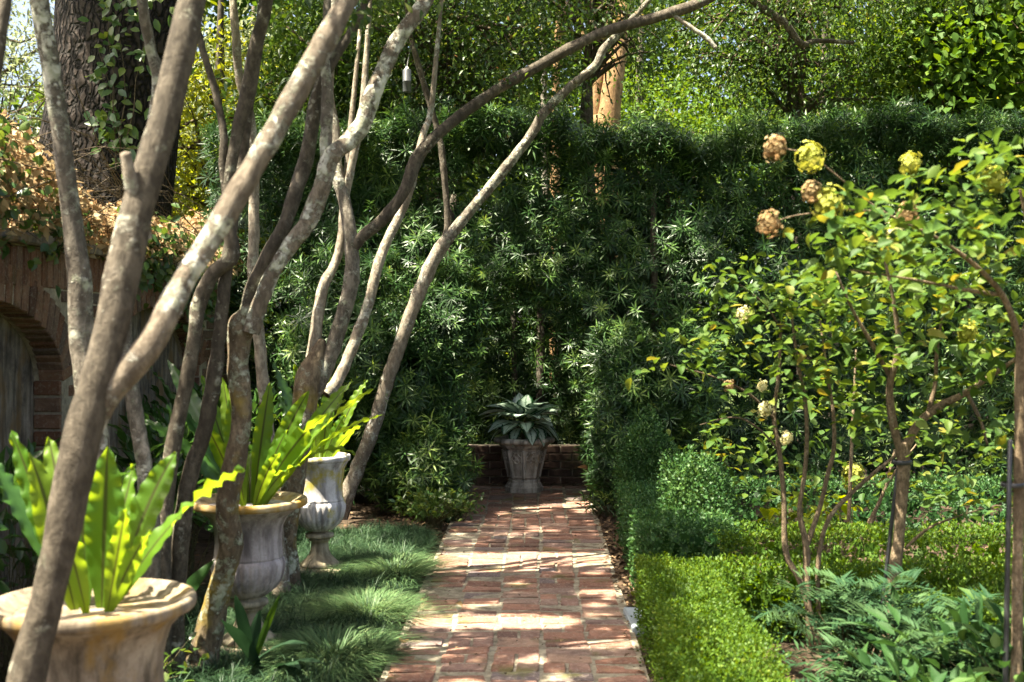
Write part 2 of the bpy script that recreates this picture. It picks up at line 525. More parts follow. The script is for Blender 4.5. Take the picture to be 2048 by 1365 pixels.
def block_mesh(name, sx, sy, sz, bev=.004, jit=.0, seed=0):
    """bevelled, slightly uneven block, centred at its base centre."""
    bm = bmesh.new()
    bmesh.ops.create_cube(bm, size=1)
    for v in bm.verts:
        v.co = Vector((v.co.x * sx, v.co.y * sy, v.co.z * sz))
    bmesh.ops.bevel(bm, geom=bm.edges[:], offset=bev, segments=1, affect='EDGES')
    r = random.Random(seed)
    for v in bm.verts:
        v.co += Vector((r.uniform(-jit, jit), r.uniform(-jit, jit), r.uniform(-jit, jit) * .6))
    me = bpy.data.meshes.new(name)
    bm.to_mesh(me); bm.free()
    return me


def inst(name, me, loc, rot, parent, scale=(1, 1, 1)):
    """An object sharing mesh data, placed in world space under an unrotated parent."""
    o = bpy.data.objects.new(name, me)
    COL.objects.link(o)
    o.location = loc; o.rotation_euler = rot; o.scale = scale
    if parent is not None:
        o.parent = parent
        o.matrix_parent_inverse = Matrix.Translation(-world_loc(parent))
    return o


# ------------------------------------------------------------------ where the sun comes through the canopy
SUNV = np.array(SUN)
HOLES = []


def hole(x, y, z, r): HOLES.append((x, y, z, r))


def gp(px, py, z=0.0):
    Y = F * (H - z) / (py - CY)
    return ((px - CX) * Y / F, Y, z)


for x in np.arange(-.75, .34, .13):
    hole(x, 7.55, 0, .23)
for x in np.arange(-.66, .1, .12):
    hole(x, 5.95, 0, .16)
for x in (-.64, -.54, -.44): hole(x, 5.42, 0, .14)
for x in (.22, .30, .38): hole(x, 5.55, 0, .11)
for x in (.3, .42): hole(x, 6.6, 0, .09)
for x in np.arange(-.65, .4, .12): hole(x, 9.85, 0, .20)
for x in (-.35, -.1, .1, .3): hole(x, 10.3, 0, .11)
for x in (-.3, -.12, .05): hole(x, 10.5, .3 + abs(x), .06)
for (x, y, z) in ((-.25, 10.6, .78), (-.05, 10.62, .86), (.08, 10.6, .72), (-.15, 10.5, .70)): hole(x, y, z, .055)
hole(.6, 6.8, 0, .16); hole(.3, 10.2, 0, .10); hole(.1, 5.0, 0, .07); hole(-.3, 4.9, 0, .08)
for y in np.arange(3.4, 6.0, .22):
    for x in (.70, .84): hole(x + random.uniform(-.05, .04), y, .36, random.uniform(.09, .16))
for x in np.arange(1.2, 4.2, .2):
    for y in (5.1, 5.8, 6.5, 8.2): hole(x + random.uniform(-.1, .1), y, .35, random.uniform(.09, .17))
for (x, y, z, r) in [(-1.15, 3.2, 1.10, .075), (-1.0, 3.25, 1.2, .06), (-.98, 3.1, 1.05, .05), (-.75, 3.25, 1.08, .05), (-.62, 3.22, 1.05, .045), (-.98, 3.15, .77, .06), (-.92, 3.3, .77, .03), (-1.1, 3.15, .95, .05), (-1.38, 3.25, 1.1, .05),
                     (-1.30, 5.4, 1.1, .07), (-1.45, 5.45, 1.2, .05), (-1.1, 5.4, .98, .07), (-.98, 5.38, 1.03, .08), (-1.15, 5.45, 1.2, .06), (-1.0, 5.4, 1.15, .05), (-1.12, 5.4, .72, .06), (-1.05, 5.33, .72, .04), (-.82, 5.4, 1.1, .05),
                     (-1.25, 7.2, 1.15, .08), (-1.1, 7.1, 1.2, .10), (-1.0, 7.1, 1.1, .08), (-1.15, 7.0, .55, .2), (-1.18, 7.0, .35, .18), (-1.25, 7.0, .65, .12),
                     (-.8, 6.1, .2, .2), (-.78, 7.1, .2, .22), (-.85, 5.3, .2, .16), (-.8, 6.6, .15, .12)]:
    hole(x, y, z, r)
for y in np.arange(5.2, 9.5, .4): hole(-2.65, y, 2.25, .34)
for (px, py) in ((1225, 130), (1235, 180), (1195, 200), (1225, 220)):
    q = P(px, py, 14.8); hole(q.x, q.y, q.z, .16)
for k in range(30): hole(random.uniform(-5.2, -2.9), 14.6, random.uniform(1.6, 5.0), .3)
for k in range(26):
    hole(random.uniform(-1.5, 6), random.uniform(12, 18.5), random.uniform(3.0, 5.5), random.uniform(.15, .3))
for x in (.35, .75, .95, 1.3, 1.9, 2.6, 3.4, 3.8): hole(x, 10.4, 3.35, random.uniform(.12, .28))
for x in np.arange(-.9, -.1, .25): hole(x, 9.3, 1.3 + (x + .9) * 1.2, .14)   # leaning far stem
for t in np.linspace(0, 1, 9):
    q = P(215 + 430 * t, 790 - 690 * t, 2.86 + .3 * t); hole(q.x, q.y, q.z, (.09, .05, .08)[int(t * 8) % 3])
for t in np.linspace(0, 1, 6): hole(-1.2 + .35 * t, 6.8, 1.1 + .9 * t, .10)
for k in range(62):
    hole(random.uniform(.6, 3.0), random.uniform(3.8, 7.4), random.uniform(.7, 1.9), random.uniform(.12, .26))
for k in range(52):
    hole(random.uniform(-2, 3.6), random.uniform(9.5, 9.9), random.uniform(.4, 3.3), random.uniform(.06, .18))
for z in np.arange(.3, 1.6, .2): hole(.42, 9.55, z, .14)
for x in (-.3, 0, .2): hole(x, 10.7, .75, .12)
for k in range(7): hole(random.uniform(-.8, .6), 11.62, random.uniform(.5, 2.2), random.uniform(.08, .16))
for k in range(130):
    hole(random.uniform(-1.2, .7), random.uniform(4.8, 10.5), 0, random.uniform(.025, .075))
HA = np.array(HOLES)


PLANTER_LIGHT = np.array([(-.30, 10.55, .80, .10), (-.10, 10.6, .88, .12), (.10, 10.6, .76, .10), (-.12, 10.45, .70, .08), (.0, 10.45, .35, .07)])  # sun openings to the planter, cut through canopy and hedge
HA = np.vstack([HA, PLANTER_LIGHT])


def sunlit_gaps(p, holes=None):
    """True where a point would stand in the sun's way to one of the lit spots."""
    bad = np.zeros(len(p), bool)
    for x, y, z, r in (HA if holes is None else holes):
        d = p - np.array((x, y, z))
        t = d @ SUNV
        q = d - t[:, None] * SUNV
        bad |= (t > .45) & ((q * q).sum(1) < r * r)
    return bad


# ------------------------------------------------------------------ foliage builders
def crown_points(c, rad, nclump, per, cr, seed, shell=.0, ragged=.35):
    r = np.random.default_rng(seed)
    d = norm(r.normal(size=(nclump * 3, 3)))
    u = r.random(nclump * 3) ** (1 / 3)
    u = shell + (1 - shell) * u
    q = d * u[:, None]
    lim = 1 - ragged * (.5 + .5 * vnoise(d, 2.6, seed))
    q = q[u <= lim][:nclump]
    cen = np.array(c) + q * np.array(rad)
    pts = np.repeat(cen, per, 0) + r.normal(size=(len(cen) * per, 3)) * cr
    out = np.repeat(q, per, 0)
    tint = np.clip(np.repeat(r.random(len(cen)), per) * .55 + r.random(len(pts)) * .45, 0, 1)
    return pts, out, tint, cen


def crown(name, c, rad, nclump, per, cr, L, W, mat, parent, seed, T=T_FOLD, cull=True, droop=.35, above_frame=0, keep=None, **kw):
    pts, out, tint, cen = crown_points(c, rad, nclump, per, cr, seed, **kw)
    m = np.ones(len(pts), bool)
    if cull: m &= ~sunlit_gaps(pts)
    if above_frame:      # keep the lower leaves of an overhead crown off the sight lines
        top = H + (CY + above_frame) * pts[:, 1] / F
        m &= (pts[:, 2] > top) | (pts[:, 1] < .5)
    if keep is not None: m &= keep(pts)
    pts, out, tint = pts[m], out[m], tint[m]
    n = len(pts)
    D = out * .6 + rng.normal(size=(n, 3)) * .8 + np.array([0, 0, -droop])
    U = np.array([0, 0, 1.0]) + rng.normal(size=(n, 3)) * .45
    o = leaf_cloud(name, pts, D, U, L * rng.uniform(.65, 1.2, n), W * rng.uniform(.7, 1.2, n), mat, parent, T, tint)
    return o, cen


def twigs(name, origin, targets, r0, mat, parent, seed=0, sag=.1):
    """thin branches from points of origin to targets as one mesh of slim tubes (part of a crown)."""
    r = np.random.default_rng(seed)
    Vs, Fs, off = [], [], 0
    for tg in targets:
        o = np.asarray(origin if np.ndim(origin) == 1 else origin[r.integers(len(origin))], float)
        tg = np.asarray(tg, float)
        L = np.linalg.norm(tg - o)
        n = 6
        t = np.linspace(0, 1, n)[:, None]
        p = o + (tg - o) * t + np.array([0, 0, 1]) * (np.sin(t * np.pi) * L * sag) + r.normal(size=(n, 3)) * L * .02
        rr = r0 * (1 - .85 * t[:, 0])
        tan = norm(np.gradient(p, axis=0))
        a = norm(np.cross(tan, np.array([.3, .9, .2]))); b = np.cross(tan, a)
        th = np.arange(4) * np.pi / 2
        V = (p[:, None] + (np.cos(th)[None, :, None] * a[:, None] + np.sin(th)[None, :, None] * b[:, None]) * rr[:, None, None]).reshape(-1, 3)
        i = np.arange(n - 1)[:, None] * 4; j = np.arange(4)[None]; j2 = (j + 1) % 4
        Fs.append(np.stack([i + j, i + j2, i + 4 + j2, i + 4 + j], -1).reshape(-1, 4) + off)
        Vs.append(V); off += len(V)
    return np_mesh(name, np.vstack(Vs), np.vstack(Fs), mat, parent, smooth=True)


def rosettes(name, pos, nrm, per, L, W, mat, parent, tintbase=None, spread=.75):
    n = len(pos)
    nrm = norm(nrm)
    a = norm(np.cross(nrm, rng.normal(size=(n, 3))))
    b = np.cross(nrm, a)
    th = (np.arange(per)[None] * 2.39996 + rng.random((n, 1)) * 6.28)
    el = np.linspace(-.35, 1.0, per)[None] * spread + rng.normal(size=(n, per)) * .12
    D = (np.cos(th) * np.cos(el))[..., None] * a[:, None] + (np.sin(th) * np.cos(el))[..., None] * b[:, None] + np.sin(el)[..., None] * nrm[:, None]
    D = D.reshape(-1, 3)
    D[:, 2] -= .12
    base = np.repeat(pos, per, 0) + np.repeat(nrm, per, 0) * np.tile(np.linspace(-.03, .02, per), n)[:, None] * (L / .09)
    U = np.repeat(nrm, per, 0) + np.array([0, 0, .35])
    tb = rng.random(n) if tintbase is None else tintbase
    # leaves toward the heart of each whorl get a paler tint
    tint = np.clip(np.repeat(tb, per) * .75 + np.tile(np.linspace(-.05, .28, per), n) + rng.normal(size=n * per) * .06, 0, 1)
    sc = np.repeat(rng.uniform(.6, 1.35, n), per) * np.tile(np.linspace(1.05, .7, per), n)
    return leaf_cloud(name, base, D, U, L * sc, W, mat, parent, T_SLIM, tint)


# ================================================================== SETTING
def sheet(name, x0, x1, y0, y1, z, mat, nx=2, ny=2, amp=0.0, seed=0):
    xs, ys = np.linspace(x0, x1, nx), np.linspace(y0, y1, ny)
    X, Yy = np.meshgrid(xs, ys)
    V = np.stack([X.ravel(), Yy.ravel(), np.full(X.size, z)], -1)
    if amp: V[:, 2] += amp * vnoise(V, 3.0, seed)
    i = np.arange(ny - 1)[:, None] * nx; j = np.arange(nx - 1)[None]
    f = np.stack([i + j, i + j + 1, i + nx + j + 1, i + nx + j], -1).reshape(-1, 4)
    o = np_mesh(name, V, f, mat, smooth=True)
    o["kind"] = "structure"
    return o


lawn_m = plainmat("lawn_ground", (.030, .050, .014), (.075, .10, .03), 3.0, bump=.02)
sheet("ground", -250, 250, -60, 400, -.035, lawn_m)
sheet("garden_soil", -3.2, 7, -2, 13, -.012, M['mulch'], 60, 80, .012, 3)

# ---- brick path
PX0, PX1 = -.632, .448
path = sheet("brick_path", PX0 - .02, PX1 + .02, 1.2, 10.98, .012, M['mortar'], 8, 60, .003, 5)
PITCH, CWID = .138, (PX1 - PX0) / 5
full = [block_mesh("brick_whole", CWID - .013, PITCH - .013, .06, .009, .008, s) for s in range(6)]
half = [block_mesh("brick_half", CWID / 2 - .012, PITCH - .013, .06, .006, .004, s + 20) for s in range(5)]
for me in full + half: me.materials.append(M['path_brick'])
rb = random.Random(5)
nb = 0
yy = 10.93
rowi = 0
extra = []
while yy > 1.4:
    wob = rb.uniform(-.004, .004)
    for cidx in range(5):
        xc = PX0 + CWID * (cidx + .5) + .010 * math.sin(yy * 2.1 + cidx) + rb.uniform(-.005, .005)
        z = -.011 + rb.uniform(-.007, .004)
        yc = yy + wob + .012 * math.sin(cidx * 1.7 + yy * .9) + rb.uniform(-.006, .006)
        rot = (rb.uniform(-.03, .03), rb.uniform(-.02, .02), rb.uniform(-.03, .03))
        if 1 <= cidx <= 3 and rb.random() < .42:
            items = [(half, xc - CWID / 4), (half, xc + CWID / 4)]
        else:
            items = [(full, xc)]
        for pool, x in items:
            me = rb.choice(pool)
            if yy > 4.75 and nb < 300:
                inst("brick", me, (x, yc, z), rot, path, (1, 1, 1))
                nb += 1
            else:
                extra.append((me, (x, yc, z), rot))
    yy -= PITCH
bm = bmesh.new()
for me, loc, rot in extra:
    t = bmesh.new(); t.from_mesh(me)
    t.transform(Matrix.Translation(loc) @ Euler(rot).to_matrix().to_4x4())
    tmp = bpy.data.meshes.new("t"); t.to_mesh(tmp); t.free()
    bm.from_mesh(tmp); bpy.data.meshes.remove(tmp)
me = bpy.data.meshes.new("bricks_nearer"); bm.to_mesh(me); bm.free()
tag(link("paving_bricks", me, M['path_brick'], path), kind="stuff")

# slate slab beside the path
sl = block_mesh("slate_slab", .17, .42, .05, .008, .004, 3)
sl.materials.append(M['slate'])
o = inst("slate_slab", sl, (.535, 5.95, .012), (0, 0, .05), None)
tag(o, "blue grey slate slab lying between the brick path and the low box hedge", "paving slab")

# ---- low brick wall behind the pot
lw = empty("low_brick_wall", (-.1, 11.4, 0), "low dark brick retaining wall behind the stone planter at the path's end", "wall")
bmw = block_mesh("wall_core", 3.0, .24, .36, .004, 0)
oc = inst("wall_core", bmw, (-.05, 11.42, .17), (0, 0, 0), lw); bmw.materials.append(M['wall_mortar'])
lb = [block_mesh("low_wall_brick", .208, .05, .062, .005, .003, s + 50) for s in range(4)]
dark_brick = brickmat("brick_dark_old", [(0, (.045, .028, .022)), (.5, (.085, .05, .036)), (1, (.12, .075, .055))], (.15, .125, .09), moss=(.03, .035, .012), dirt=.7)
for me in lb: me.materials.append(dark_brick)
for r in range(5):
    for k in range(9):
        x = -1.0 + k * .222 + (.111 if r % 2 else 0)
        inst("brick", rb.choice(lb), (x, 11.295 + rb.uniform(-.004, .004), .036 + r * .073), (0, 0, rb.uniform(-.015, .015)), lw)

# ---- arched garden wall on the left
WX, WTOP = -2.6, 1.89
gw = empty("arched_brick_wall", (WX, 7.5, 0), "old brown brick garden wall with shallow plastered arches behind the urns", "wall")
ARCH = [(5.55, 1.02, .43), (8.25, 1.0, .43), (2.85, 1.0, .43)]
ZS, REC = 1.19, .16


def arch_z(y):
    for yc, a, bq in ARCH:
        if abs(y - yc) < a:
            return ZS + bq * math.sqrt(max(0, 1 - ((y - yc) / a) ** 2))
    return None


ys = sorted(set([1.0, 10.9] + [round(yc + a * math.cos(t), 5) for yc, a, _ in ARCH for t in np.linspace(0, math.pi, 33)]))
V, Fc = [], []


def quad(*ps):
    b0 = len(V); V.extend(ps); Fc.append(tuple(range(b0, b0 + 4)))


for y0, y1 in zip(ys[:-1], ys[1:]):
    ym = (y0 + y1) / 2
    inside = arch_z(ym) is not None
    if not inside:
        quad((WX, y0, -.05), (WX, y1, -.05), (WX, y1, WTOP), (WX, y0, WTOP))
    else:
        z0 = arch_z(y0) or ZS; z1 = arch_z(y1) or ZS
        quad((WX, y0, z0), (WX, y1, z1), (WX, y1, WTOP), (WX, y0, WTOP))
        quad((WX, y0, z0), (WX - REC, y0, z0), (WX - REC, y1, z1), (WX, y1, z1))
for yc, a, bq in ARCH:
    for s in (-1, 1):
        y = yc + s * a
        quad((WX, y, -.05), (WX - REC, y, -.05), (WX - REC, y, ZS), (WX, y, ZS))
quad((WX, 1.0, WTOP), (WX, 10.9, WTOP), (WX - .5, 10.9, WTOP), (WX - .5, 1.0, WTOP))
quad((WX - .5, 1.0, -.05), (WX - .5, 10.9, -.05), (WX - .5, 10.9, WTOP), (WX - .5, 1.0, WTOP))
quad((WX, 10.9, -.05), (WX - .5, 10.9, -.05), (WX - .5, 10.9, WTOP), (WX, 10.9, WTOP))
me = bpy.data.meshes.new("wall_face"); me.from_pydata(V, [], Fc)
link("wall_face", me, M['wall_mortar'], gw)
for yc, a, bq in ARCH:
    V, Fc = [], []
    th = np.linspace(0, math.pi, 25)
    pts = [(WX - REC + .004, yc + a, -.05)] + [(WX - REC + .004, yc + a * math.cos(t), ZS + bq * math.sin(t)) for t in th] + [(WX - REC + .004, yc - a, -.05)]
    me = bpy.data.meshes.new("niche_plaster"); me.from_pydata(pts, [], [tuple(range(len(pts)))])
    link("niche_plaster", me, M['plaster'], gw)
wb = [block_mesh("wall_brick", .05, .205, .062, .006, .004, s + 70) for s in range(4)]     # stretcher, long along Y
ws = [block_mesh("soldier_brick", .05, .064, .20, .006, .004, s + 90) for s in range(4)]   # upright
wv = [block_mesh("voussoir_brick", REC - .02, .062, .195, .006, .003, s + 110) for s in range(4)]
wj = [block_mesh("jamb_brick", REC - .012, .05, .078, .006, .003, s + 130) for s in range(3)]
for me in wb + ws + wv + wj: me.materials.append(M['wall_brick'])
nwb = 0
for yc, a, bq in ARCH[:2]:
    n = 32
    for k in range(n):
        t = math.pi * (k + .5) / n
        y, z = yc + a * math.cos(t), ZS + bq * math.sin(t)
        ny, nz = math.cos(t) / a, math.sin(t) / bq
        l = math.hypot(ny, nz); ny, nz = ny / l, nz / l
        ny2 = ny * .55; l = math.hypot(ny2, nz); ny2, nz2 = ny2 / l, nz / l
        ang = math.atan2(-ny2, nz2)
        inst("brick", rb.choice(wv), (WX - REC / 2 + .022, y + ny2 * .089, z + nz2 * .089), (ang, 0, 0), gw, (1, 1.02, 1)); nwb += 1
    for s in (-1, 1):
        for k in range(9):
            z = ZS - .05 - k * .092
            if s > 0:
                inst("brick", rb.choice(wj), (WX - REC / 2 + .002, yc + s * (a + .012), z), (0, 0, 0), gw); nwb += 1
yv = 5.2
while yv < 10.8:
    for zz in (1.78,):
        inst("brick", rb.choice(ws), (WX - .012 + rb.uniform(-.004, .004), yv, zz), (rb.uniform(-.03, .03), 0, 0), gw); nwb += 1
    yv += .074
for r in range(23):
    z = 1.64 - r * .0745
    y = 5.1 + (.11 if r % 2 else 0)
    while y < 10.8:
        ok = True
        for yc, a, bq in ARCH:
            if abs(y - yc) < a + .16:
                zr = ZS + (bq + .25) * math.sqrt(max(0, 1 - ((y - yc) / (a + .22)) ** 2))
                if z < zr and (z > ZS - .05 or abs(y - yc) < a + .11): ok = False
        if ok and z > .45 and nwb < 300:
            inst("brick", rb.choice(wb), (WX - .014 + rb.uniform(-.005, .004), y, z), (0, 0, rb.uniform(-.012, .012)), gw); nwb += 1
        y += .222
cp = [block_mesh("coping_stone", .62, .40, .055, .012, .006, s + 150) for s in range(3)]
for me in cp: me.materials.append(M['plaster'])
y = 1.4
while y < 10.8:
    inst("coping_stone", rb.choice(cp), (WX - .23, y, WTOP + .03), (0, rb.uniform(-.01, .01), 0), gw); y += .415

# ================================================================== HEDGES
def podo_hedge():
    root = empty("podocarpus_hedge", (.6, 10.6, 0), "tall clipped podocarpus hedge with a dark arched alcove at the end of the brick path", "hedge")
    A0, A1, AZ = -.70, .46, 1.92

    def in_arch(x, z):
        xm, hw = (A0 + A1) / 2, (A1 - A0) / 2
        u = np.abs(x - xm) / hw
        top = AZ - .55 + .55 * np.sqrt(np.clip(1 - u ** 2, 0, 1))
        return (u < 1) & (z < top)

    pos, nr = [], []
    def add(p, nvec, keep=None):
        if keep is not None: p = p[keep]; nvec = nvec[keep] if nvec.ndim == 2 else nvec
        nn = np.broadcast_to(nvec, p.shape)
        pos.append(p); nr.append(nn + rng.normal(size=p.shape) * .45)

    # front skin, three depths
    n = 6800
    x = rng.uniform(-2.75, 5.4, n); z = rng.uniform(.12, 3.34, n)
    und = .15 * vnoise(np.stack([x, z * 0 + 3, z], -1), 1.8, 11) + .09 * vnoise(np.stack([x, z * 0 + 3, z], -1), 6, 13)
    y = 9.85 + und - .10 * np.clip((1.6 - z), 0, 1.5) * (np.abs(x + .1) < 1.6) + rng.random(n) ** 1.3 * .42
    thin = vnoise(np.stack([x, z * 0, z], -1), 2.3, 15) > -.75
    topz = 3.20 + .13 * vnoise(np.stack([x, x * 0, x * 0], -1), 2.6, 4)
    add(np.stack([x, y, z], -1), np.array([0, -1, .35]), (~in_arch(x, z)) & thin & (z < topz))
    # top skin
    n = 2600
    x = rng.uniform(-2.75, 5.4, n); y = rng.uniform(9.75, 10.6, n)
    z = 3.18 + .13 * vnoise(np.stack([x, x * 0, x * 0], -1), 2.6, 4) + .12 * (rng.random(n) > .93) + .09 * vnoise(np.stack([x, y, y * 0], -1), 4, 12) - rng.random(n) ** 2 * .22
    add(np.stack([x, y, z], -1), np.array([0, -.15, 1.0]))
    # alcove sides, vault and back
    n = 1100
    s = rng.choice([-1, 1], n); z = rng.uniform(.1, 1.45, n); y = rng.uniform(9.8, 11.0, n)
    x = np.where(s < 0, A0 - .02, A1 + .02) + s * rng.random(n) ** 2 * .2
    add(np.stack([x, y, z], -1), np.stack([-s, -.5 * np.ones(n), .3 * np.ones(n)], -1))
    n = 200
    x = rng.uniform(A0 - .05, A1 + .05, n); y = rng.uniform(9.95, 10.5, n); z = 1.66 + rng.random(n) * .35 - .5 * ((x - (A0 + A1) / 2) / .6) ** 2
    add(np.stack([x, y, z], -1), np.array([0, -.6, -.5]))
    n = 3000
    x = rng.uniform(-1.5, 1.5, n); z = rng.uniform(.42, 2.7, n); y = 11.62 + rng.random(n) ** 1.2 * .6 + .1 * vnoise(np.stack([x, z * 0, z], -1), 3, 9)
    g1 = ((x - .52) / .11) ** 2 + ((z - 1.62) / .10) ** 2 < 1
    g2 = ((x - .42) / .15) ** 2 + ((z - .62) / .06) ** 2 < 1
    g3 = ((x + .15) / .05) ** 2 + ((z - 1.55) / .10) ** 2 < 1
    add(np.stack([x, y, z], -1), np.array([0, -1, .1]), ~(g1 | g2 | g3))
    # bulges beside the alcove mouth
    for (cx, cy, cz, rr, hh, nn_) in ((.66, 9.6, .62, .30, .66, 900), (.62, 9.6, 1.2, .22, .34, 300), (-1.05, 9.6, .8, .42, .85, 1000), (-1.5, 9.6, 1.4, .5, .8, 500), (-.78, 9.25, .34, .26, .40, 360), (1.1, 9.7, 1.0, .4, .5, 500), (-.7, 9.8, 1.5, .3, .5, 300)):
        d = rand_dir(nn_)
        rad = (.55 + .45 * rng.random(nn_) ** .6) * (1 + .30 * vnoise(d, 2.6, int(cx * 10) + 40) + .15 * vnoise(d, 6, 3))
        p = np.array([cx, cy, cz]) + d * rad[:, None] * np.array([rr, rr, hh])
        add(p, d + np.array([0, -.2, .3]), p[:, 2] > .05)
    n = 900
    x = rng.uniform(-1.3, 1.3, n); z = rng.uniform(.36, .95, n); y = 11.58 + rng.random(n) * .35
    add(np.stack([x, y, z], -1), np.array([0, -1, .3]), ~(((x - .42) / .14) ** 2 + ((z - .62) / .07) ** 2 < 1))
    pos = np.vstack(pos); nr = np.vstack(nr)
    k = ~sunlit_gaps(pos, PLANTER_LIGHT)      # leaves cut away so the sun reaches the planter
    pos, nr = pos[k], nr[k]
    tb = np.clip(.32 + .22 * vnoise(pos, 1.5, 22) + rng.normal(size=len(pos)) * .26, 0, .95)
    rosettes("foliage", pos, nr, 16, .112, .0145, M['pod'], root, tb)
    # inner leaves, tinted dark to deepen the shade in the hedge's gaps
    n = 17000
    x = rng.uniform(-2.75, 5.4, n); z = rng.uniform(.1, 3.1, n); y = rng.uniform(10.25, 10.9, n)
    k = ~in_arch(x, z - .1) & ~((np.abs(x + .12) < .9) & (y > 10.5))
    p = np.stack([x, y, z], -1)[k]
    p = p[~sunlit_gaps(p, PLANTER_LIGHT)]  # same sun openings cut through the inner leaves
    crown_leaf = leaf_cloud("inner_foliage", p, rng.normal(size=p.shape), rng.normal(size=p.shape) + [0, 0, 1], .17, .045, M['pod'], root, T_SLIM, rng.random(len(p)) * .2)
    # stems inside
    for i, (x, y, lean, r) in enumerate([(.02, 11.65, .02, .045), (.17, 11.7, .05, .035), (-.2, 11.68, -.03, .03), (.62, 10.4, .02, .05), (1.15, 10.2, -.02, .045), (-.95, 10.1, .15, .05), (-1.12, 10.2, -.1, .05), (-1.6, 10.3, .05, .05), (2.2, 10.4, 0, .05), (3.2, 10.4, .04, .05), (.98, 9.98, .0, .04)]):
        tube("stem", [(x, y, -.03, r * 1.2), (x + lean * .5, y, .8, r), (x + lean, y + .05, 1.6, r * .9), (x + lean * 1.6, y + .1, 2.6, r * .6)], M['stem_dark'], root, 8, 4, .1, i)
    tgt = [(rng.uniform(-2.6, 5.2), rng.uniform(9.9, 10.2), rng.uniform(.6, 3.1)) for _ in range(70)]
    org = np.array([(rng.uniform(-2.6, 5.2), 10.5, rng.uniform(.2, 2.2)) for _ in range(30)])
    return root


podo_hedge()


def box_hedge(name, x0, x1, y0, y1, h, label, mat=None, group=None, dens=5200, L=.020, topr=.02, seed=0):
    mat = mat or M['box']
    root = empty(name, ((x0 + x1) / 2, (y0 + y1) / 2, 0), label, "hedge", group)
    r = np.random.default_rng(seed + 100)
    P_, N_ = [], []
    for kind, area in (("top", (x1 - x0) * (y1 - y0)), ("front", (x1 - x0) * h), ("back", (x1 - x0) * h), ("left", (y1 - y0) * h), ("right", (y1 - y0) * h)):
        n = int(area * dens * (1.25 if kind == "top" else 1) * (.5 if kind in ("back",) else 1))
        u, v = r.random(n), r.random(n)
        dep = r.random(n) ** 1.6 * .07
        if kind == "top": p = np.stack([x0 + u * (x1 - x0), y0 + v * (y1 - y0), h - dep], -1); nn = (0, 0, 1)
        elif kind == "front": p = np.stack([x0 + u * (x1 - x0), y0 + dep, v * h], -1); nn = (0, -1, .4)
        elif kind == "back": p = np.stack([x0 + u * (x1 - x0), y1 - dep, v * h], -1); nn = (0, 1, .4)
        elif kind == "left": p = np.stack([x0 + dep, y0 + u * (y1 - y0), v * h], -1); nn = (-1, 0, .4)
        else: p = np.stack([x1 - dep, y0 + u * (y1 - y0), v * h], -1); nn = (1, 0, .4)
        P_.append(p); N_.append(np.broadcast_to(nn, p.shape))
    p, nn = np.vstack(P_), np.vstack(N_).astype(float)
    und = .026 * vnoise(p, 7, seed) + .018 * vnoise(p, 20, seed + 5) + .03 * (r.random(len(p)) > .97)
    p = p + nn * und[:, None] + r.normal(size=p.shape) * .006
    p[:, 2] = np.maximum(p[:, 2], .02)
    D = nn * .9 + r.normal(size=p.shape) * .7 + [0, 0, .25]
    U = nn + r.normal(size=p.shape) * .7
    tint = np.clip(.45 + .2 * vnoise(p, 6, seed + 9) + .22 * r.normal(size=len(p)), 0, 1)
    leaf_cloud("foliage", p, D, U, L * r.uniform(.8, 1.35, len(p)), L * .62, mat, root, T_SLIM, tint)
    # inner woody mass of old twigs and leaves
    q = np.stack([r.uniform(x0 + .07, x1 - .07, 900), r.uniform(y0 + .07, y1 - .07, 900), r.uniform(.02, h - .09, 900)], -1)
    leaf_cloud("inner_foliage", q, r.normal(size=q.shape), r.normal(size=q.shape), .10, .06, mat, root, T_SLIM, r.random(900) * .3)
    return root


box_hedge("box_hedge", .49, .82, 3.0, 5.95, .35, "long low clipped box hedge along the right edge of the brick path, sunlit on top", seed=1, dens=14000, L=.0135)
box_hedge("box_hedge", .83, 2.45, 5.58, 5.95, .34, "low box hedge running right behind the hydrangea stems from the path hedge", seed=2)
box_hedge("box_hedge", 1.55, 4.2, 4.92, 5.24, .34, "nearest cross row of the parterre box hedges, beside the right hand stake", seed=3)
box_hedge("box_hedge", 2.46, 4.6, 5.62, 5.92, .36, "sunlit middle cross row of low box hedge in the parterre at right", seed=4)
box_hedge("box_hedge", .98, 5.0, 6.30, 6.64, .38, "sunlit cross row of box hedge behind the multi stemmed hydrangea", seed=5)
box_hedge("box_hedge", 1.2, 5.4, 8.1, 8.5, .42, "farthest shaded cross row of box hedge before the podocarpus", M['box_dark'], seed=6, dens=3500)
box_hedge("box_hedge", .55, 1.05, 6.35, 8.3, .42, "block of darker box hedge beside the path beyond the long low hedge", M['box_dark'], seed=7)


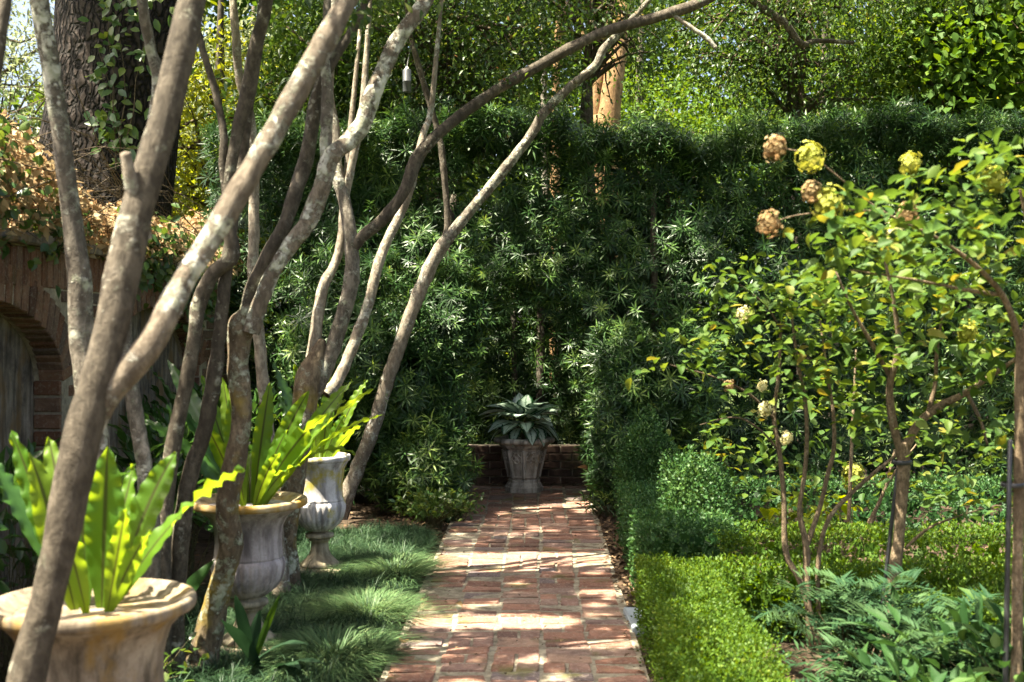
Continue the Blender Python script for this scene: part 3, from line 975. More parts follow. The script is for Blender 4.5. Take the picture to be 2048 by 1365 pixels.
def box_mound(x, y, rx, ry, h, label, seed, n=15000):
    root = empty("boxwood_bush", (x, y, 0), label, "bush")
    r = np.random.default_rng(seed)
    d = norm(r.normal(size=(n, 3))); d[:, 2] = np.abs(d[:, 2]) * 1.0 - .1
    rad = (1 - r.random(n) ** 1.7 * .3) * (1 + .20 * vnoise(d, 2.8, seed) + .13 * vnoise(d, 7, seed + 2) + .10 * (r.random(n) > .96))
    p = np.array([x, y, h * .36]) + d * rad[:, None] * np.array([rx, ry, h * .64])
    lob = [(0, 0, 0, 1.0)] + [(r.uniform(-.75, .75) * rx, r.uniform(-.6, .4) * ry, r.uniform(-.22, .12) * h, r.uniform(.45, .7)) for _ in range(4)]
    wch = r.choice(5, len(p), p=[.42, .145, .145, .145, .145])
    LB = np.array(lob)[wch]
    cc_ = np.array([x, y, h * .36])
    p = cc_ + (p - cc_) * LB[:, 3:4] + LB[:, :3]
    p = p[p[:, 2] > .02]; k = len(p); d = d[:k]
    dd = norm((p - np.array([x, y, h * .36])))
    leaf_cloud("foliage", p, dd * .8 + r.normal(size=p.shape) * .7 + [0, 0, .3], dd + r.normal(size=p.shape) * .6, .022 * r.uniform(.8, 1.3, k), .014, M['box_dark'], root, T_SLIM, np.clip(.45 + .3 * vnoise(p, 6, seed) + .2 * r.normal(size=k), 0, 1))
    tube("stem", [(x, y, -.02, .03), (x, y + .01, h * .3, .025), (x + .02, y, h * .6, .012)], M['twig'], root, 7, 3)


box_mound(.93, 7.05, .27, .27, .86, "rounded dark boxwood bush rising from the box hedge right of the path", 31)
box_mound(.80, 8.75, .24, .24, .86, "smaller rounded boxwood bush just before the podocarpus hedge, near the path light", 32)

# ================================================================== SMALL-TREE STEMS ON THE LEFT
def tree_root(rows, label, group="slender multi-stemmed trees along the left of the path"):
    b = P(rows[0], rows[1], rows[2])
    return empty("slender_tree", (b.x, b.y, 0), label, "tree", group)


GIRTH = {"slender_tree": .67, "slender_tree.001": .76, "slender_tree.002": .76, "slender_tree.003": .82, "slender_tree.004": .82, "slender_tree.005": .80, "slender_tree.006": .86}


def stem(rows, mat, root, name="stem", seed=0, seg=16, rough=.095):
    rows = [(a, b, d, w_ * GIRTH[root.name]) for a, b, d, w_ in rows]
    return tube(name, px_path(rows), M[mat], root, seg, 7, rough, seed)


tA = tree_root(-40, 1939, 2.75, ) if False else empty("slender_tree", P(-60, 1939, 2.75), "nearest blurred tree, its thick trunk forking into two leaning stems before the front urn", "tree", "slender multi-stemmed trees along the left of the path")
stem([(-60, 1950, 2.75, 160), (0, 1650, 2.77, 122), (55, 1365, 2.8, 112), (110, 1130, 2.82, 104), (165, 880, 2.85, 112), (213, 690, 2.88, 104), (262, 480, 2.92, 100), (322, 260, 2.97, 94), (385, 0, 3.03, 82), (450, -250, 3.1, 62), (520, -520, 3.2, 35)], 'stem_dark', tA, "trunk", 1, 16)
stem([(148, 985, 2.86, 26), (166, 915, 2.87, 62), (210, 800, 2.87, 82), (300, 690, 2.9, 80), (362, 570, 2.95, 74), (435, 455, 3.0, 74), (505, 335, 3.05, 72), (575, 215, 3.1, 70), (640, 100, 3.15, 68), (695, 0, 3.2, 64), (800, -180, 3.35, 45), (880, -380, 3.5, 25)], 'stem_lichen', tA, "stem", 2, 16)
stem([(283, 480, 2.95, 60), (270, 400, 2.92, 48), (258, 345, 2.90, 38), (251, 306, 2.89, 32)], 'stem_pale', tA, "branch_stub", 3)
stem([(-30, 1700, 2.8, 60), (-110, 1200, 2.95, 55), (-95, 760, 3.05, 52), (-45, 350, 3.1, 48), (2, 60, 3.12, 42), (20, -100, 3.15, 40), (30, -400, 3.2, 25)], 'stem_dark', tA, "stem", 4)

tB = empty("slender_tree", P(215, 1458, 4.4), "slim grey tree next to the wall's near arch, bent stem lit on one side", "tree", "slender multi-stemmed trees along the left of the path")
stem([(215, 1462, 4.4, 84), (206, 1100, 4.4, 72), (188, 850, 4.4, 68), (166, 690, 4.4, 66), (158, 550, 4.38, 60), (140, 400, 4.36, 50), (112, 200, 4.3, 50), (78, 0, 4.25, 46), (40, -250, 4.2, 34), (20, -450, 4.2, 20)], 'stem', tB, "trunk", 5)
stem([(222, 1462, 4.5, 60), (300, 1150, 4.5, 52), (290, 950, 4.5, 44), (268, 810, 4.5, 38), (250, 660, 4.5, 34), (268, 480, 4.5, 32), (302, 280, 4.48, 31), (316, 165, 4.47, 32), (301, 95, 4.45, 30), (284, 0, 4.4, 26), (268, -200, 4.4, 16)], 'stem', tB, "stem", 6)

tC = empty("slender_tree", P(335, 1376, 4.9), "brown tree of two dark stems behind the front fern, knobbed at its bend", "tree", "slender multi-stemmed trees along the left of the path")
stem([(318, 1380, 4.9, 60), (326, 1150, 4.88, 44), (335, 970, 4.88, 42), (355, 845, 4.88, 40), (372, 770, 4.88, 40), (390, 665, 4.88, 38), (397, 610, 4.9, 42), (425, 548, 4.9, 38), (464, 512, 4.9, 40), (456, 440, 4.9, 32), (458, 360, 4.9, 32), (475, 265, 4.9, 34), (497, 180, 4.9, 36), (515, 77, 4.88, 36), (535, 0, 4.85, 34), (560, -200, 4.85, 22), (580, -330, 4.85, 14)], 'stem_dark', tC, "stem", 7)
stem([(350, 1380, 4.95, 64), (352, 1250, 4.95, 46), (362, 1075, 4.95, 44), (380, 950, 4.95, 46), (408, 865, 4.95, 42), (426, 770, 4.95, 40), (437, 690, 4.95, 36), (447, 590, 4.95, 34), (462, 470, 4.98, 30), (480, 360, 5.0, 28), (500, 200, 5.0, 22), (530, -60, 5.0, 14)], 'stem_dark', tC, "stem", 8)
stem([(460, 440, 4.9, 20), (446, 340, 4.9, 20), (447, 270, 4.9, 22), (431, 185, 4.9, 20), (404, 95, 4.9, 18), (385, 0, 4.9, 14), (370, -150, 4.9, 8)], 'stem_dark', tC, "branch", 9)

tH = empty("slender_tree", P(560, 1199, 6.5), "thin pale stem standing between the wall and the second urn's fern", "tree", "slender multi-stemmed trees along the left of the path")
stem([(565, 1202, 6.5, 50), (552, 1060, 6.5, 38), (542, 940, 6.5, 34), (530, 800, 6.5, 32), (518, 680, 6.5, 28), (507, 545, 6.5, 28), (508, 460, 6.5, 26), (507, 360, 6.5, 26), (500, 240, 6.48, 24), (478, 150, 6.45, 22), (472, 77, 6.4, 20), (466, 0, 6.4, 18), (450, -200, 6.4, 10)], 'stem_pale', tH, "trunk", 10)

tI = empty("slender_tree", P(400, 1345, 5.12), "lichen spotted tree in front of the second urn, knotted trunk forking at head height", "tree", "slender multi-stemmed trees along the left of the path")
stem([(395, 1355, 5.12, 100), (415, 1270, 5.1, 74), (442, 1170, 5.08, 58), (462, 1090, 5.05, 56), (455, 1010, 5.03, 56), (470, 920, 5.02, 54), (484, 830, 5.02, 52), (476, 740, 5.02, 50), (482, 660, 5.02, 58), (492, 632, 5.02, 46), (498, 610, 5.02, 20)], 'stem_moss', tI, "trunk", 11, 16, .11)
stem([(485, 660, 5.02, 40), (505, 580, 5.05, 36), (535, 512, 5.08, 34), (569, 451, 5.1, 34), (592, 380, 5.15, 34), (612, 320, 5.2, 36), (636, 190, 5.2, 32), (665, 122, 5.2, 26), (705, 60, 5.25, 22), (760, -60, 5.3, 16), (830, -200, 5.4, 9)], 'stem_dark', tI, "stem", 12)
stem([(500, 665, 5.0, 44), (515, 620, 5.0, 42), (545, 548, 5.0, 40), (582, 490, 5.02, 40), (618, 440, 5.05, 42), (645, 370, 5.05, 42), (664, 312, 5.05, 44), (693, 288, 5.08, 42), (725, 248, 5.1, 42), (745, 190, 5.1, 42), (790, 90, 5.15, 40), (836, 25, 5.2, 38), (890, -60, 5.3, 30), (980, -200, 5.5, 18)], 'stem_lichen', tI, "stem", 13)
stem([(655, 340, 5.06, 34), (652, 270, 5.1, 30), (655, 190, 5.12, 26), (648, 100, 5.15, 22), (655, 0, 5.2, 18), (650, -150, 5.2, 10)], 'stem', tI, "branch", 14)

tJ = empty("slender_tree", P(575, 1175, 6.62), "clump of pale stems rising behind the far urn's fern, one limb arching over the path", "tree", "slender multi-stemmed trees along the left of the path")
stem([(575, 1192, 6.62, 74), (572, 1090, 6.6, 56), (583, 985, 6.6, 62), (595, 905, 6.6, 60), (606, 830, 6.62, 62), (618, 760, 6.66, 62), (634, 712, 6.68, 44), (645, 680, 6.69, 20)], 'stem_moss', tJ, "trunk", 15, 16, .1)
stem([(615, 800, 6.66, 36), (627, 700, 6.7, 32), (641, 600, 6.72, 30), (652, 560, 6.74, 26), (672, 523, 6.78, 22), (684, 470, 6.8, 22), (690, 380, 6.8, 18), (702, 250, 6.8, 14), (720, 60, 6.85, 9)], 'stem_pale', tJ, "stem", 16)
stem([(622, 790, 6.68, 46), (650, 738, 6.7, 44), (672, 680, 6.7, 40), (697, 592, 6.7, 38), (704, 540, 6.7, 38), (701, 470, 6.7, 36), (688, 400, 6.72, 33), (673, 340, 6.75, 30), (668, 250, 6.8, 27), (658, 190, 6.8, 24), (662, 90, 6.85, 20), (668, -20, 6.9, 14)], 'stem', tJ, "stem", 17)
stem([(690, 400, 6.74, 20), (708, 308, 6.74, 20), (720, 255, 6.74, 18), (728, 180, 6.78, 16), (735, 80, 6.8, 13), (742, -20, 6.8, 9)], 'stem_pale', tJ, "branch", 18)
stem([(703, 500, 6.7, 34), (728, 470, 6.7, 30), (769, 436, 6.72, 30), (810, 380, 6.75, 30), (831, 322, 6.8, 31), (867, 277, 6.82, 30), (933, 222, 6.9, 27), (1010, 169, 6.95, 26), (1077, 133, 7.0, 26), (1138, 98, 7.0, 26), (1215, 62, 7.05, 26), (1308, 36, 7.1, 26), (1400, 6, 7.1, 26), (1480, -40, 7.1, 18), (1580, -120, 7.1, 10)], 'stem_dark', tJ, "branch", 19)
stem([(652, 790, 6.85, 30), (676, 760, 6.9, 28), (703, 700, 6.95, 28), (738, 605, 6.98, 26), (754, 538, 7.0, 26), (774, 482, 7.05, 24), (805, 420, 7.1, 22), (822, 375, 7.1, 20), (846, 272, 7.15, 18), (861, 225, 7.2, 16), (872, 120, 7.2, 12), (885, -20, 7.3, 9)], 'stem_pale', tJ, "stem", 20)
stem([(1340, 26, 7.1, 12), (1389, 60, 7.1, 12), (1415, 78, 7.1, 13), (1432, 97, 7.1, 12)], 'stem_pale', tJ, "broken_branch", 21)

tK = empty("slender_tree", P(682, 1035, 9.3), "leaning pale stem beside the far urn that reaches across the hedge to the upper right", "tree", "slender multi-stemmed trees along the left of the path")
stem([(676, 1042, 9.3, 48), (690, 1000, 9.28, 38), (718, 930, 9.25, 36), (745, 862, 9.2, 35), (776, 758, 9.2, 33), (800, 688, 9.2, 32), (834, 598, 9.2, 31), (866, 523, 9.2, 32), (890, 484, 9.2, 30), (905, 464, 9.2, 14)], 'stem_pale', tK, "trunk", 22)
stem([(884, 492, 9.2, 30), (918, 450, 9.2, 27), (959, 400, 9.2, 25), (1010, 338, 9.2, 24), (1061, 272, 9.2, 24), (1087, 227, 9.2, 24), (1138, 176, 9.2, 20), (1190, 132, 9.2, 20), (1206, 100, 9.2, 20), (1235, 70, 9.2, 16), (1290, 10, 9.2, 12), (1350, -60, 9.2, 7)], 'stem', tK, "branch", 23)
stem([(890, 490, 9.2, 22), (895, 445, 9.2, 15), (887, 335, 9.2, 15), (877, 267, 9.2, 15), (851, 180, 9.2, 14), (826, 92, 9.2, 12), (815, 40, 9.2, 9), (810, -30, 9.2, 6)], 'stem_dark', tK, "branch", 24)
stem([(1190, 133, 9.2, 12), (1165, 150, 9.18, 11), (1150, 165, 9.15, 10)], 'stem_pale', tK, "branch_stub", 25)

# crowns above the frame give the dappled shade
crown("crown", (-1.5, 4.4, 3.9), (1.7, 1.9, .8), 900, 26, .13, .062, .030, M['canopy'], tA, 41, above_frame=30)
crown("crown", (-2.4, 5.6, 4.3), (1.4, 1.8, .9), 900, 26, .13, .062, .030, M['canopy'], tB, 42, above_frame=30)
crown("crown", (-1.0, 6.4, 4.5), (1.6, 1.6, .9), 900, 26, .13, .062, .030, M['canopy'], tC, 43, above_frame=30)
crown("crown", (-.1, 5.4, 4.3), (1.7, 1.7, .8), 700, 26, .13, .062, .030, M['canopy'], tI, 44, above_frame=5)
crown("crown", (-2.3, 8.0, 4.9), (1.5, 1.9, 1.0), 1000, 26, .13, .062, .030, M['canopy'], tH, 45, above_frame=20)
crown("crown", (-.4, 8.4, 5.0), (1.9, 1.8, 1.1), 1000, 26, .13, .062, .030, M['canopy'], tJ, 46, above_frame=-60)
crown("crown", (-1.3, 10.4, 5.4), (1.9, 1.9, 1.3), 700, 26, .14, .062, .030, M['canopy'], tK, 47, above_frame=-90)
# small leafy sprays that hang into view at the top of the frame
def spray(root, px, py, Y, sx, sy, n, mat, L=.055, seed=0):
    r = np.random.default_rng(seed)
    c = np.array(P(px, py, Y)); s = Y / F
    p = c + r.normal(size=(n, 3)) * np.array([sx * s, .12, sy * s])
    D = r.normal(size=(n, 3)) + [0, 0, -.6]
    leaf_cloud("foliage", p, D, np.array([0, 0, 1.]) + r.normal(size=(n, 3)) * .5, L * r.uniform(.6, 1.2, n), L * .45, mat, root, T_FOLD, r.random(n))
spray(tI, 715, 25, 4.6, 30, 25, 40, M['canopy'], .06, 1)
spray(tI, 760, -20, 4.9, 60, 20, 70, M['canopy'], .055, 2)
spray(tJ, 1010, 90, 7.6, 90, 60, 230, M['canopy_dark'], .05, 3)
spray(tJ, 1250, 20, 7.3, 120, 22, 150, M['canopy_dark'], .05, 4)
spray(tJ, 1020, 160, 7.0, 20, 16, 60, M['canopy_dark'], .04, 5)
for i_, (px, py) in enumerate(((905, 120), (960, 190), (1120, 200), (860, 60), (1060, 60), (1180, 150))):
    spray(tK, px, py, 9.3, 55, 40, 90, M['canopy_dark'], .045, 60 + i_)

# ================================================================== URNS
def urn(x, y, label, rim_r, neck_r, bowl_r, hgt, mat, rim_mat, foot_mat):
    root = empty("stone_urn", (x, y, 0), label, "urn", "stone urns with ferns")
    s = hgt / .70
    ng = 26
    zb = lambda v: v * s
    # plinth
    me = block_mesh("plinth", bowl_r * 1.75, bowl_r * 1.75, .06 * s, .006, .003, 5); me.materials.append(foot_mat)
    inst("plinth", me, (x, y, zb(.03)), (0, 0, .1), root)
    fr = bowl_r * .34
    def flute(t, i): return 1 - (.05 * abs(math.sin(t * 8)) if 3 <= i <= 7 else 0)
    lathe("pedestal", [(fr * 2.15, zb(.06)), (fr * 2.2, zb(.075)), (fr * 1.95, zb(.09)), (fr * 1.6, zb(.105)), (fr * 1.28, zb(.125)), (fr * 1.08, zb(.15)), (fr * .98, zb(.185)), (fr * .98, zb(.205)), (fr * 1.18, zb(.208)), (fr * 1.2, zb(.22)), (fr * 1.0, zb(.224))], foot_mat, root, (x, y, 0), 64, flute)
    lathe("collar", [(fr * 1.1, zb(.222)), (fr * 1.55, zb(.226)), (fr * 1.62, zb(.236)), (fr * 1.55, zb(.248)), (fr * 1.0, zb(.252)), (fr * .9, zb(.262)), (fr * 1.0, zb(.268))], foot_mat, root, (x, y, 0), 40)
    prof = [(fr * .9, .262), (fr * 1.5, .270), (bowl_r * .62, .284), (bowl_r * .80, .308), (bowl_r * .93, .345), (bowl_r * .99, .385), (bowl_r, .410), (bowl_r * .97, .430), (bowl_r * .925, .438)]
    def gad(t, i):
        if i < 1 or i > 7: return 1
        return 1 + .035 * (abs(math.cos(t * ng / 2)) - .55) * (1 if i < 7 else .6)
    lathe("gadrooned_bowl", [(r, zb(z)) for r, z in prof], mat, root, (x, y, 0), ng * 8, gad)
    nk = [(bowl_r * .90, .434), (bowl_r * .945, .440), (bowl_r * .93, .449), (neck_r, .46), (neck_r * .985, .50), (neck_r * .99, .54), (neck_r * 1.03, .58), (neck_r + (rim_r - neck_r) * .22, .62), (neck_r + (rim_r - neck_r) * .55, .65), (rim_r * .955, .668)]
    lathe("neck", [(r, zb(z)) for r, z in nk], mat, root, (x, y, 0), 64)
    lathe("rim", [(rim_r * .95, zb(.664)), (rim_r * .985, zb(.668)), (rim_r, zb(.678)), (rim_r, zb(.690)), (rim_r * .985, zb(.698)), (rim_r * .95, zb(.700)), (rim_r * .86, zb(.688)), (rim_r * .76, zb(.672)), (min(neck_r * .93, rim_r * .72), zb(.645)), (min(neck_r * .9, rim_r * .7), zb(.60))], rim_mat, root, (x, y, 0), 64, cap=False)
    lathe("soil", [(min(neck_r * .92, rim_r * .71), zb(.63)), (.01, zb(.645))], M['soil'], root, (x, y, 0), 24, cap=False)
    return zb(.64)


U1 = (-1.205, 3.26); U2 = (-1.296, 5.39); U3 = (-1.285, 7.1)
z1 = urn(*U1, "nearest tan stone urn with a wide rim, blurred at the bottom of the scene", .270, .185, .19, .738, M['urn_near'], M['urn_near'], M['urn_near'])
z2 = urn(*U2, "grey stone urn with an ochre stained rim standing in the mondo grass", .262, .150, .162, .705, M['urn_mid'], M['urn_mid_rim'], M['urn_foot'])
z3 = urn(*U3, "farthest white stone urn with yellow moss on its bowl", .180, .136, .152, .72, M['urn_far'], M['urn_far'], M['urn_foot'])


# ---- bird's nest ferns: every frond is a part
def frond(base, tip, lift, width, root, mat, seed, ruffle=.010, roll=0.0, fold=.16):
    """A wavy strap frond from base to tip, arching by lift."""
    r = random.Random(seed)
    b, t = Vector(base), Vector(tip)
    mid = (b + t) / 2 + Vector((0, 0, lift)) + (t - b).cross(Vector((0, 0, 1))) * r.uniform(-.06, .06)
    nL, nW = 44 if ruffle > .004 else 20, 9
    L = (t - b).length
    V, tint = [], []
    twist = r.uniform(-.8, .8) if ruffle > .004 else 0
    ph = r.uniform(0, 6.28); fq = r.uniform(24, 32) * max(.6, L / .5) if ruffle > .004 else 8
    prev = None
    for i in range(nL + 1):
        u = i / nL
        c = b * (1 - u) ** 2 + mid * 2 * u * (1 - u) + t * u * u
        d = ((mid - b) * (1 - u) + (t - mid) * u).normalized()
        side = d.cross(Vector((0, 0, 1)))
        if side.length < .05: side = Vector((1, 0, 0))
        side.normalize()
        ref = Vector((.15, -1, .3))
        if abs(d.z) > .6:
            s2 = d.cross(ref).normalized()
            k = min(1, (abs(d.z) - .6) / .3)
            if s2.dot(side) < 0: s2.negate()
            side = (side * (1 - k) + s2 * k).normalized()
        if prev is not None and side.dot(prev) < 0: side.negate()
        prev = side.copy()
        side = Matrix.Rotation(roll + twist * u * u, 3, d) @ side
        up = side.cross(d).normalized()
        if up.z < 0 and abs(d.z) < .8: up.negate()
        prof = (math.sin(u ** 1.25 * math.pi * .985 + .02) ** .8) if u < .985 else .04
        prof = max(prof, .12) if u < .2 else prof
        for j in range(nW):
            a = (j / (nW - 1)) * 2 - 1
            wv_ = ruffle * abs(a) ** 2.5 * (math.sin(u * fq * 2.0 + ph + (1.6 if a > 0 else 0)) + .5 * math.sin(u * fq * .83 + ph * 2 - a)) * min(1, u * u * 2.2)
            V.append(c + side * (a * width * .5 * prof * (1 + .06 * abs(a) * u * math.sin(u * fq * 1.7 + ph + 2 * a))) + up * (fold * abs(a) * width * .5 * prof + wv_))
    Fc = [(i * nW + j, i * nW + j + 1, (i + 1) * nW + j + 1, (i + 1) * nW + j) for i in range(nL) for j in range(nW - 1)]
    me = bpy.data.meshes.new("frond")
    me.from_pydata(V, [], Fc)
    for p in me.polygons: p.use_smooth = True
    at = me.attributes.new("across", 'FLOAT', 'POINT')
    at.data.foreach_set("value", [abs((k % nW) / (nW - 1) * 2 - 1) for k in range(len(V))])
    o = link("frond", me, mat, root)
    return o


def fern(U, z, y_urn, tips, label, width, seed, dark=(), rnd=6):
    root = empty("birds_nest_fern", (U[0], U[1], z), label, "fern", "bird's nest ferns in the urns")
    r = random.Random(seed)
    for i, tp in enumerate(tips):
        px, py, dY, lift, wd = tp
        tip = P(px, py, y_urn + dY)
        a = math.atan2(tip.y - U[1], tip.x - U[0])
        base = Vector((U[0] + .03 * math.cos(a) + r.uniform(-.02, .02), U[1] + .03 * math.sin(a), z - .02))
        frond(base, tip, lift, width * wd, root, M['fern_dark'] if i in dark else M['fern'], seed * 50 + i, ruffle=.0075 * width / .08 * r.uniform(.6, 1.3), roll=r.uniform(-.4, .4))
    for k in range(rnd):      # fronds on the far side
        a = r.uniform(.2, math.pi - .2)
        l = r.uniform(.28, .45)
        tip = Vector((U[0] + math.cos(a) * l * .75, U[1] + math.sin(a) * l * .75, z + r.uniform(.22, .5)))
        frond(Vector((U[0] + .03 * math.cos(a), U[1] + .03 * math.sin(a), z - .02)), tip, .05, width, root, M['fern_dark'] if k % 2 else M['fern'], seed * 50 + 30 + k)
    return root


fern(U1, z1, 3.26, [(215, 893, .02, .02, 1.15), (352, 905, .10, .10, .95), (268, 930, .15, .02, .8), (488, 938, .02, .13, .85), (252, 1015, -.1, .03, .6), (160, 900, .12, .03, 1.0), (300, 1060, -.08, .04, .6),
                    (22, 862, .05, .05, .8), (58, 905, -.02, .06, 1.1), (-40, 900, .1, .08, .8), (110, 1010, -.15, .04, .7)],
     "bright yellow green bird's nest fern in the nearest urn, fronds lit from behind", .088, 3, dark=(9,), rnd=2)
fern(U2, z2, 5.39, [(748, 778, .0, .13, .8), (768, 830, -.05, .16, .75), (705, 762, .1, .10, .8), (618, 782, .05, .08, .95), (655, 828, -.05, .12, 1.0), (712, 908, .05, .24, .5), (445, 755, .1, .03, .9), (402, 752, .2, .03, .8), (458, 800, -.05, .03, 1.0), (575, 860, -.12, .08, .9), (540, 765, .15, .05, 1.0), (690, 800, .1, .10, .9),
                    (300, 735, .25, .08, 1.0), (285, 840, .1, .12, 1.0), (335, 720, .3, .06, 1.0), (600, 930, -.1, .10, .8), (350, 900, -.1, .1, .8), (560, 905, -.2, .06, .7), (400, 830, -.15, .05, .8)],
     "large bird's nest fern in the ochre rimmed urn, fronds leaning right toward the path", .088, 4, dark=(12, 13, 14, 16), rnd=4)
fern(U3, z3, 7.1, [(543, 722, .1, .04, .9), (588, 728, -.05, .04, .9), (663, 755, .05, .05, 1.0), (735, 760, .1, .10, .8), (725, 850, -.1, .08, .8), (620, 760, -.1, .04, .8), (560, 830, -.1, .08, .8), (690, 830, -.15, .06, .8)],
     "bird's nest fern spraying over the farthest mossy urn", .085, 5, dark=(0,), rnd=4)

# ================================================================== OCTAGONAL POT + PLANT
def pot():
    x, y = P(1048, 983, 10.72).x, 10.72
    root = empty("octagonal_planter", (x, y, 0), "weathered octagonal stone planter carved with quatrefoils at the end of the path", "planter")
    A = math.pi / 8
    def octa(name, prof, mat, cap=True):
        th = [k * math.pi / 4 for k in range(8)]
        V = [(x + r / math.cos(A) * math.cos(t), y + r / math.cos(A) * math.sin(t), z) for r, z in prof for t in th]
        n = len(prof)
        Fc = [(i * 8 + j, i * 8 + (j + 1) % 8, (i + 1) * 8 + (j + 1) % 8, (i + 1) * 8 + j) for i in range(n - 1) for j in range(8)]
        if cap: Fc += [tuple(range((n - 1) * 8, n * 8)), tuple(reversed(range(8)))]
        me = bpy.data.meshes.new(name); me.from_pydata(V, [], Fc)
        return link(name, me, mat, root)
    octa("base", [(.158, .012), (.160, .055), (.150, .062), (.143, .085), (.132, .098), (.134, .108), (.134, .118), (.122, .124)], M['pot'])
    octa("body", [(.118, .118), (.126, .135), (.150, .25), (.176, .38), (.180, .398), (.190, .402), (.192, .412)], M['pot_body'])
    octa("rim", [(.188, .408), (.200, .414), (.205, .43), (.222, .438), (.248, .448), (.256, .462), (.254, .478), (.240, .492), (.215, .494), (.20, .47), (.19, .45)], M['pot'], cap=False)
    so_ = octa("soil", [(.205, .462), (.02, .47)], M['soil'])
    # ribs along the corners and carved panels on the faces
    def rr(z): return .126 + (z - .135) / (.38 - .135) * (.176 - .126)
    for k in range(8):
        t = k * math.pi / 4
        if math.sin(t) > .5: continue
        p0 = Vector((x + rr(.14) / math.cos(A) * math.cos(t), y + rr(.14) / math.cos(A) * math.sin(t), .14))
        p1 = Vector((x + rr(.385) / math.cos(A) * math.cos(t), y + rr(.385) / math.cos(A) * math.sin(t), .385))
        tube("rib", [(*p0, .012), (*((p0 + p1) / 2), .013), (*p1, .015)], M['pot'], root, 6, 2, .0)
    for k in range(8):
        t = A + k * math.pi / 4
        if math.sin(t) > .3: continue
        out = Vector((math.cos(t), math.sin(t), 0)); side = Vector((-math.sin(t), math.cos(t), 0))
        slope = Vector((out.x * .2, out.y * .2, 1)).normalized()
        def pt(s, z, dpt=.004): return Vector((x, y, 0)) + out * (rr(z) + dpt) + side * s + Vector((0, 0, z))
        # quatrefoil: four raised rings and a boss
        V, Fc = [], []
        zc = .318
        for (ds, dz) in ((-.025, 0), (.025, 0), (0, .025), (0, -.025)):
            b0 = len(V); n = 14
            for q in range(n):
                a = 2 * math.pi * q / n
                for (rad, dd) in ((.027, .001), (.025, .016), (.018, .015), (.0145, .002)):
                    V.append(pt(ds + rad * math.cos(a), zc + dz + rad * math.sin(a), dd))
            for q in range(n):
                q2 = (q + 1) % n
                for m_ in range(3): Fc.append((b0 + q * 4 + m_, b0 + q2 * 4 + m_, b0 + q2 * 4 + m_ + 1, b0 + q * 4 + m_ + 1))
        b0 = len(V); n = 12
        V.append(pt(0, zc, .015))
        for q in range(n):
            a = 2 * math.pi * q / n; V.append(pt(.015 * math.cos(a), zc + .015 * math.sin(a), .003))
        for q in range(n): Fc.append((b0, b0 + 1 + q, b0 + 1 + (q + 1) % n))
        me = bpy.data.meshes.new("quatrefoil"); me.from_pydata(V, [], Fc)
        link("quatrefoil", me, M['pot'], root)
        # panel moulding
        z0, z1_ = .150, .372
        s0, s1 = rr(z0) * math.tan(A) * .70, rr(z1_) * math.tan(A) * .74
        loop = [pt(-s0, z0, .003), pt(-s1, z1_, .003), pt(s1, z1_, .003), pt(s0, z0, .003), pt(-s0, z0, .003)]
        V, Fc = [], []
        for q in range(4):
            a, b_ = loop[q], loop[q + 1]
            d = (b_ - a).normalized(); nn = d.cross(out).normalized()
            b0 = len(V)
            for e in (a - d * .004, b_ + d * .004):
                V += [e + nn * .005, e + nn * .003 + out * .007, e - nn * .003 + out * .007, e - nn * .005]
            for m_ in range(3): Fc.append((b0 + m_, b0 + m_ + 1, b0 + 4 + m_ + 1, b0 + 4 + m_))
            Fc.append((b0, b0 + 1, b0 + 2, b0 + 3)); Fc.append((b0 + 4, b0 + 5, b0 + 6, b0 + 7))
        me = bpy.data.meshes.new("panel_moulding"); me.from_pydata(V, [], Fc)
        link("panel_moulding", me, M['pot'], root)
    # the plant
    pr = empty("aglaonema_plant", (x, y, .47), "silver and dark green aglaonema filling the octagonal stone planter", "plant")
    nL, nW = 9, 7
    r = random.Random(8)
    metas = []
    for var in range(4):
        V, Fc, ac = [], [], []
        droop = (.25, .4, .15, .55)[var]
        for i in range(nL + 1):
            u = i / nL
            wdt = (math.sin(u ** .8 * math.pi) ** .9) * .5 if 0 < i < nL else .004
            for j in range(nW):
                a = j / (nW - 1) * 2 - 1
                V.append((a * wdt * .42, u - droop * .1 * u * u, .10 * abs(a) * wdt * 2 * .42 + .06 * math.sin(u * math.pi) - droop * u * u + .012 * math.sin(u * 11 + a * 2)))
                ac.append(abs(a))
        Fc = [(i * nW + j, i * nW + j + 1, (i + 1) * nW + j + 1, (i + 1) * nW + j) for i in range(nL) for j in range(nW - 1)]
        me = bpy.data.meshes.new("leaf_blade"); me.from_pydata(V, [], Fc)
        for p in me.polygons: p.use_smooth = True
        at = me.attributes.new("across", 'FLOAT', 'POINT'); at.data.foreach_set("value", ac)
        me.materials.append(M['agla']); metas.append(me)
    k = 0
    for ringn, (num, el, ln, h0) in enumerate([(9, -.30, .19, .085), (13, -.05, .21, .12), (14, .25, .22, .17), (11, .6, .22, .20), (7, 1.0, .22, .20)]):
        for q in range(num):
            a = 2 * math.pi * (q + r.uniform(-.3, .3)) / num + ringn * .5
            e = el + r.uniform(-.15, .15)
            st = (.12, .13, .11, .07, .03)[ringn] * r.uniform(.7, 1.25)
            d = Vector((math.cos(a) * math.cos(e), math.sin(a) * math.cos(e), math.sin(e)))
            bs = Vector((x, y, .47 + h0)) + Vector((math.cos(a), math.sin(a), .3)) * st
            q_ = d.to_track_quat('Y', 'Z')
            eu = (q_ @ Euler((0, r.uniform(-.35, .35), 0)).to_quaternion()).to_euler()
            l = ln * r.uniform(1.0, 1.35)
            inst("leaf", r.choice(metas), bs, eu, pr, (l * 1.55, l, l))
    tube("stalk", [(x, y, .46, .012), (x, y, .56, .01), (x + .01, y, .66, .006)], M['twig_green'], pr, 6, 2)
    org = [(x, y, .47)]
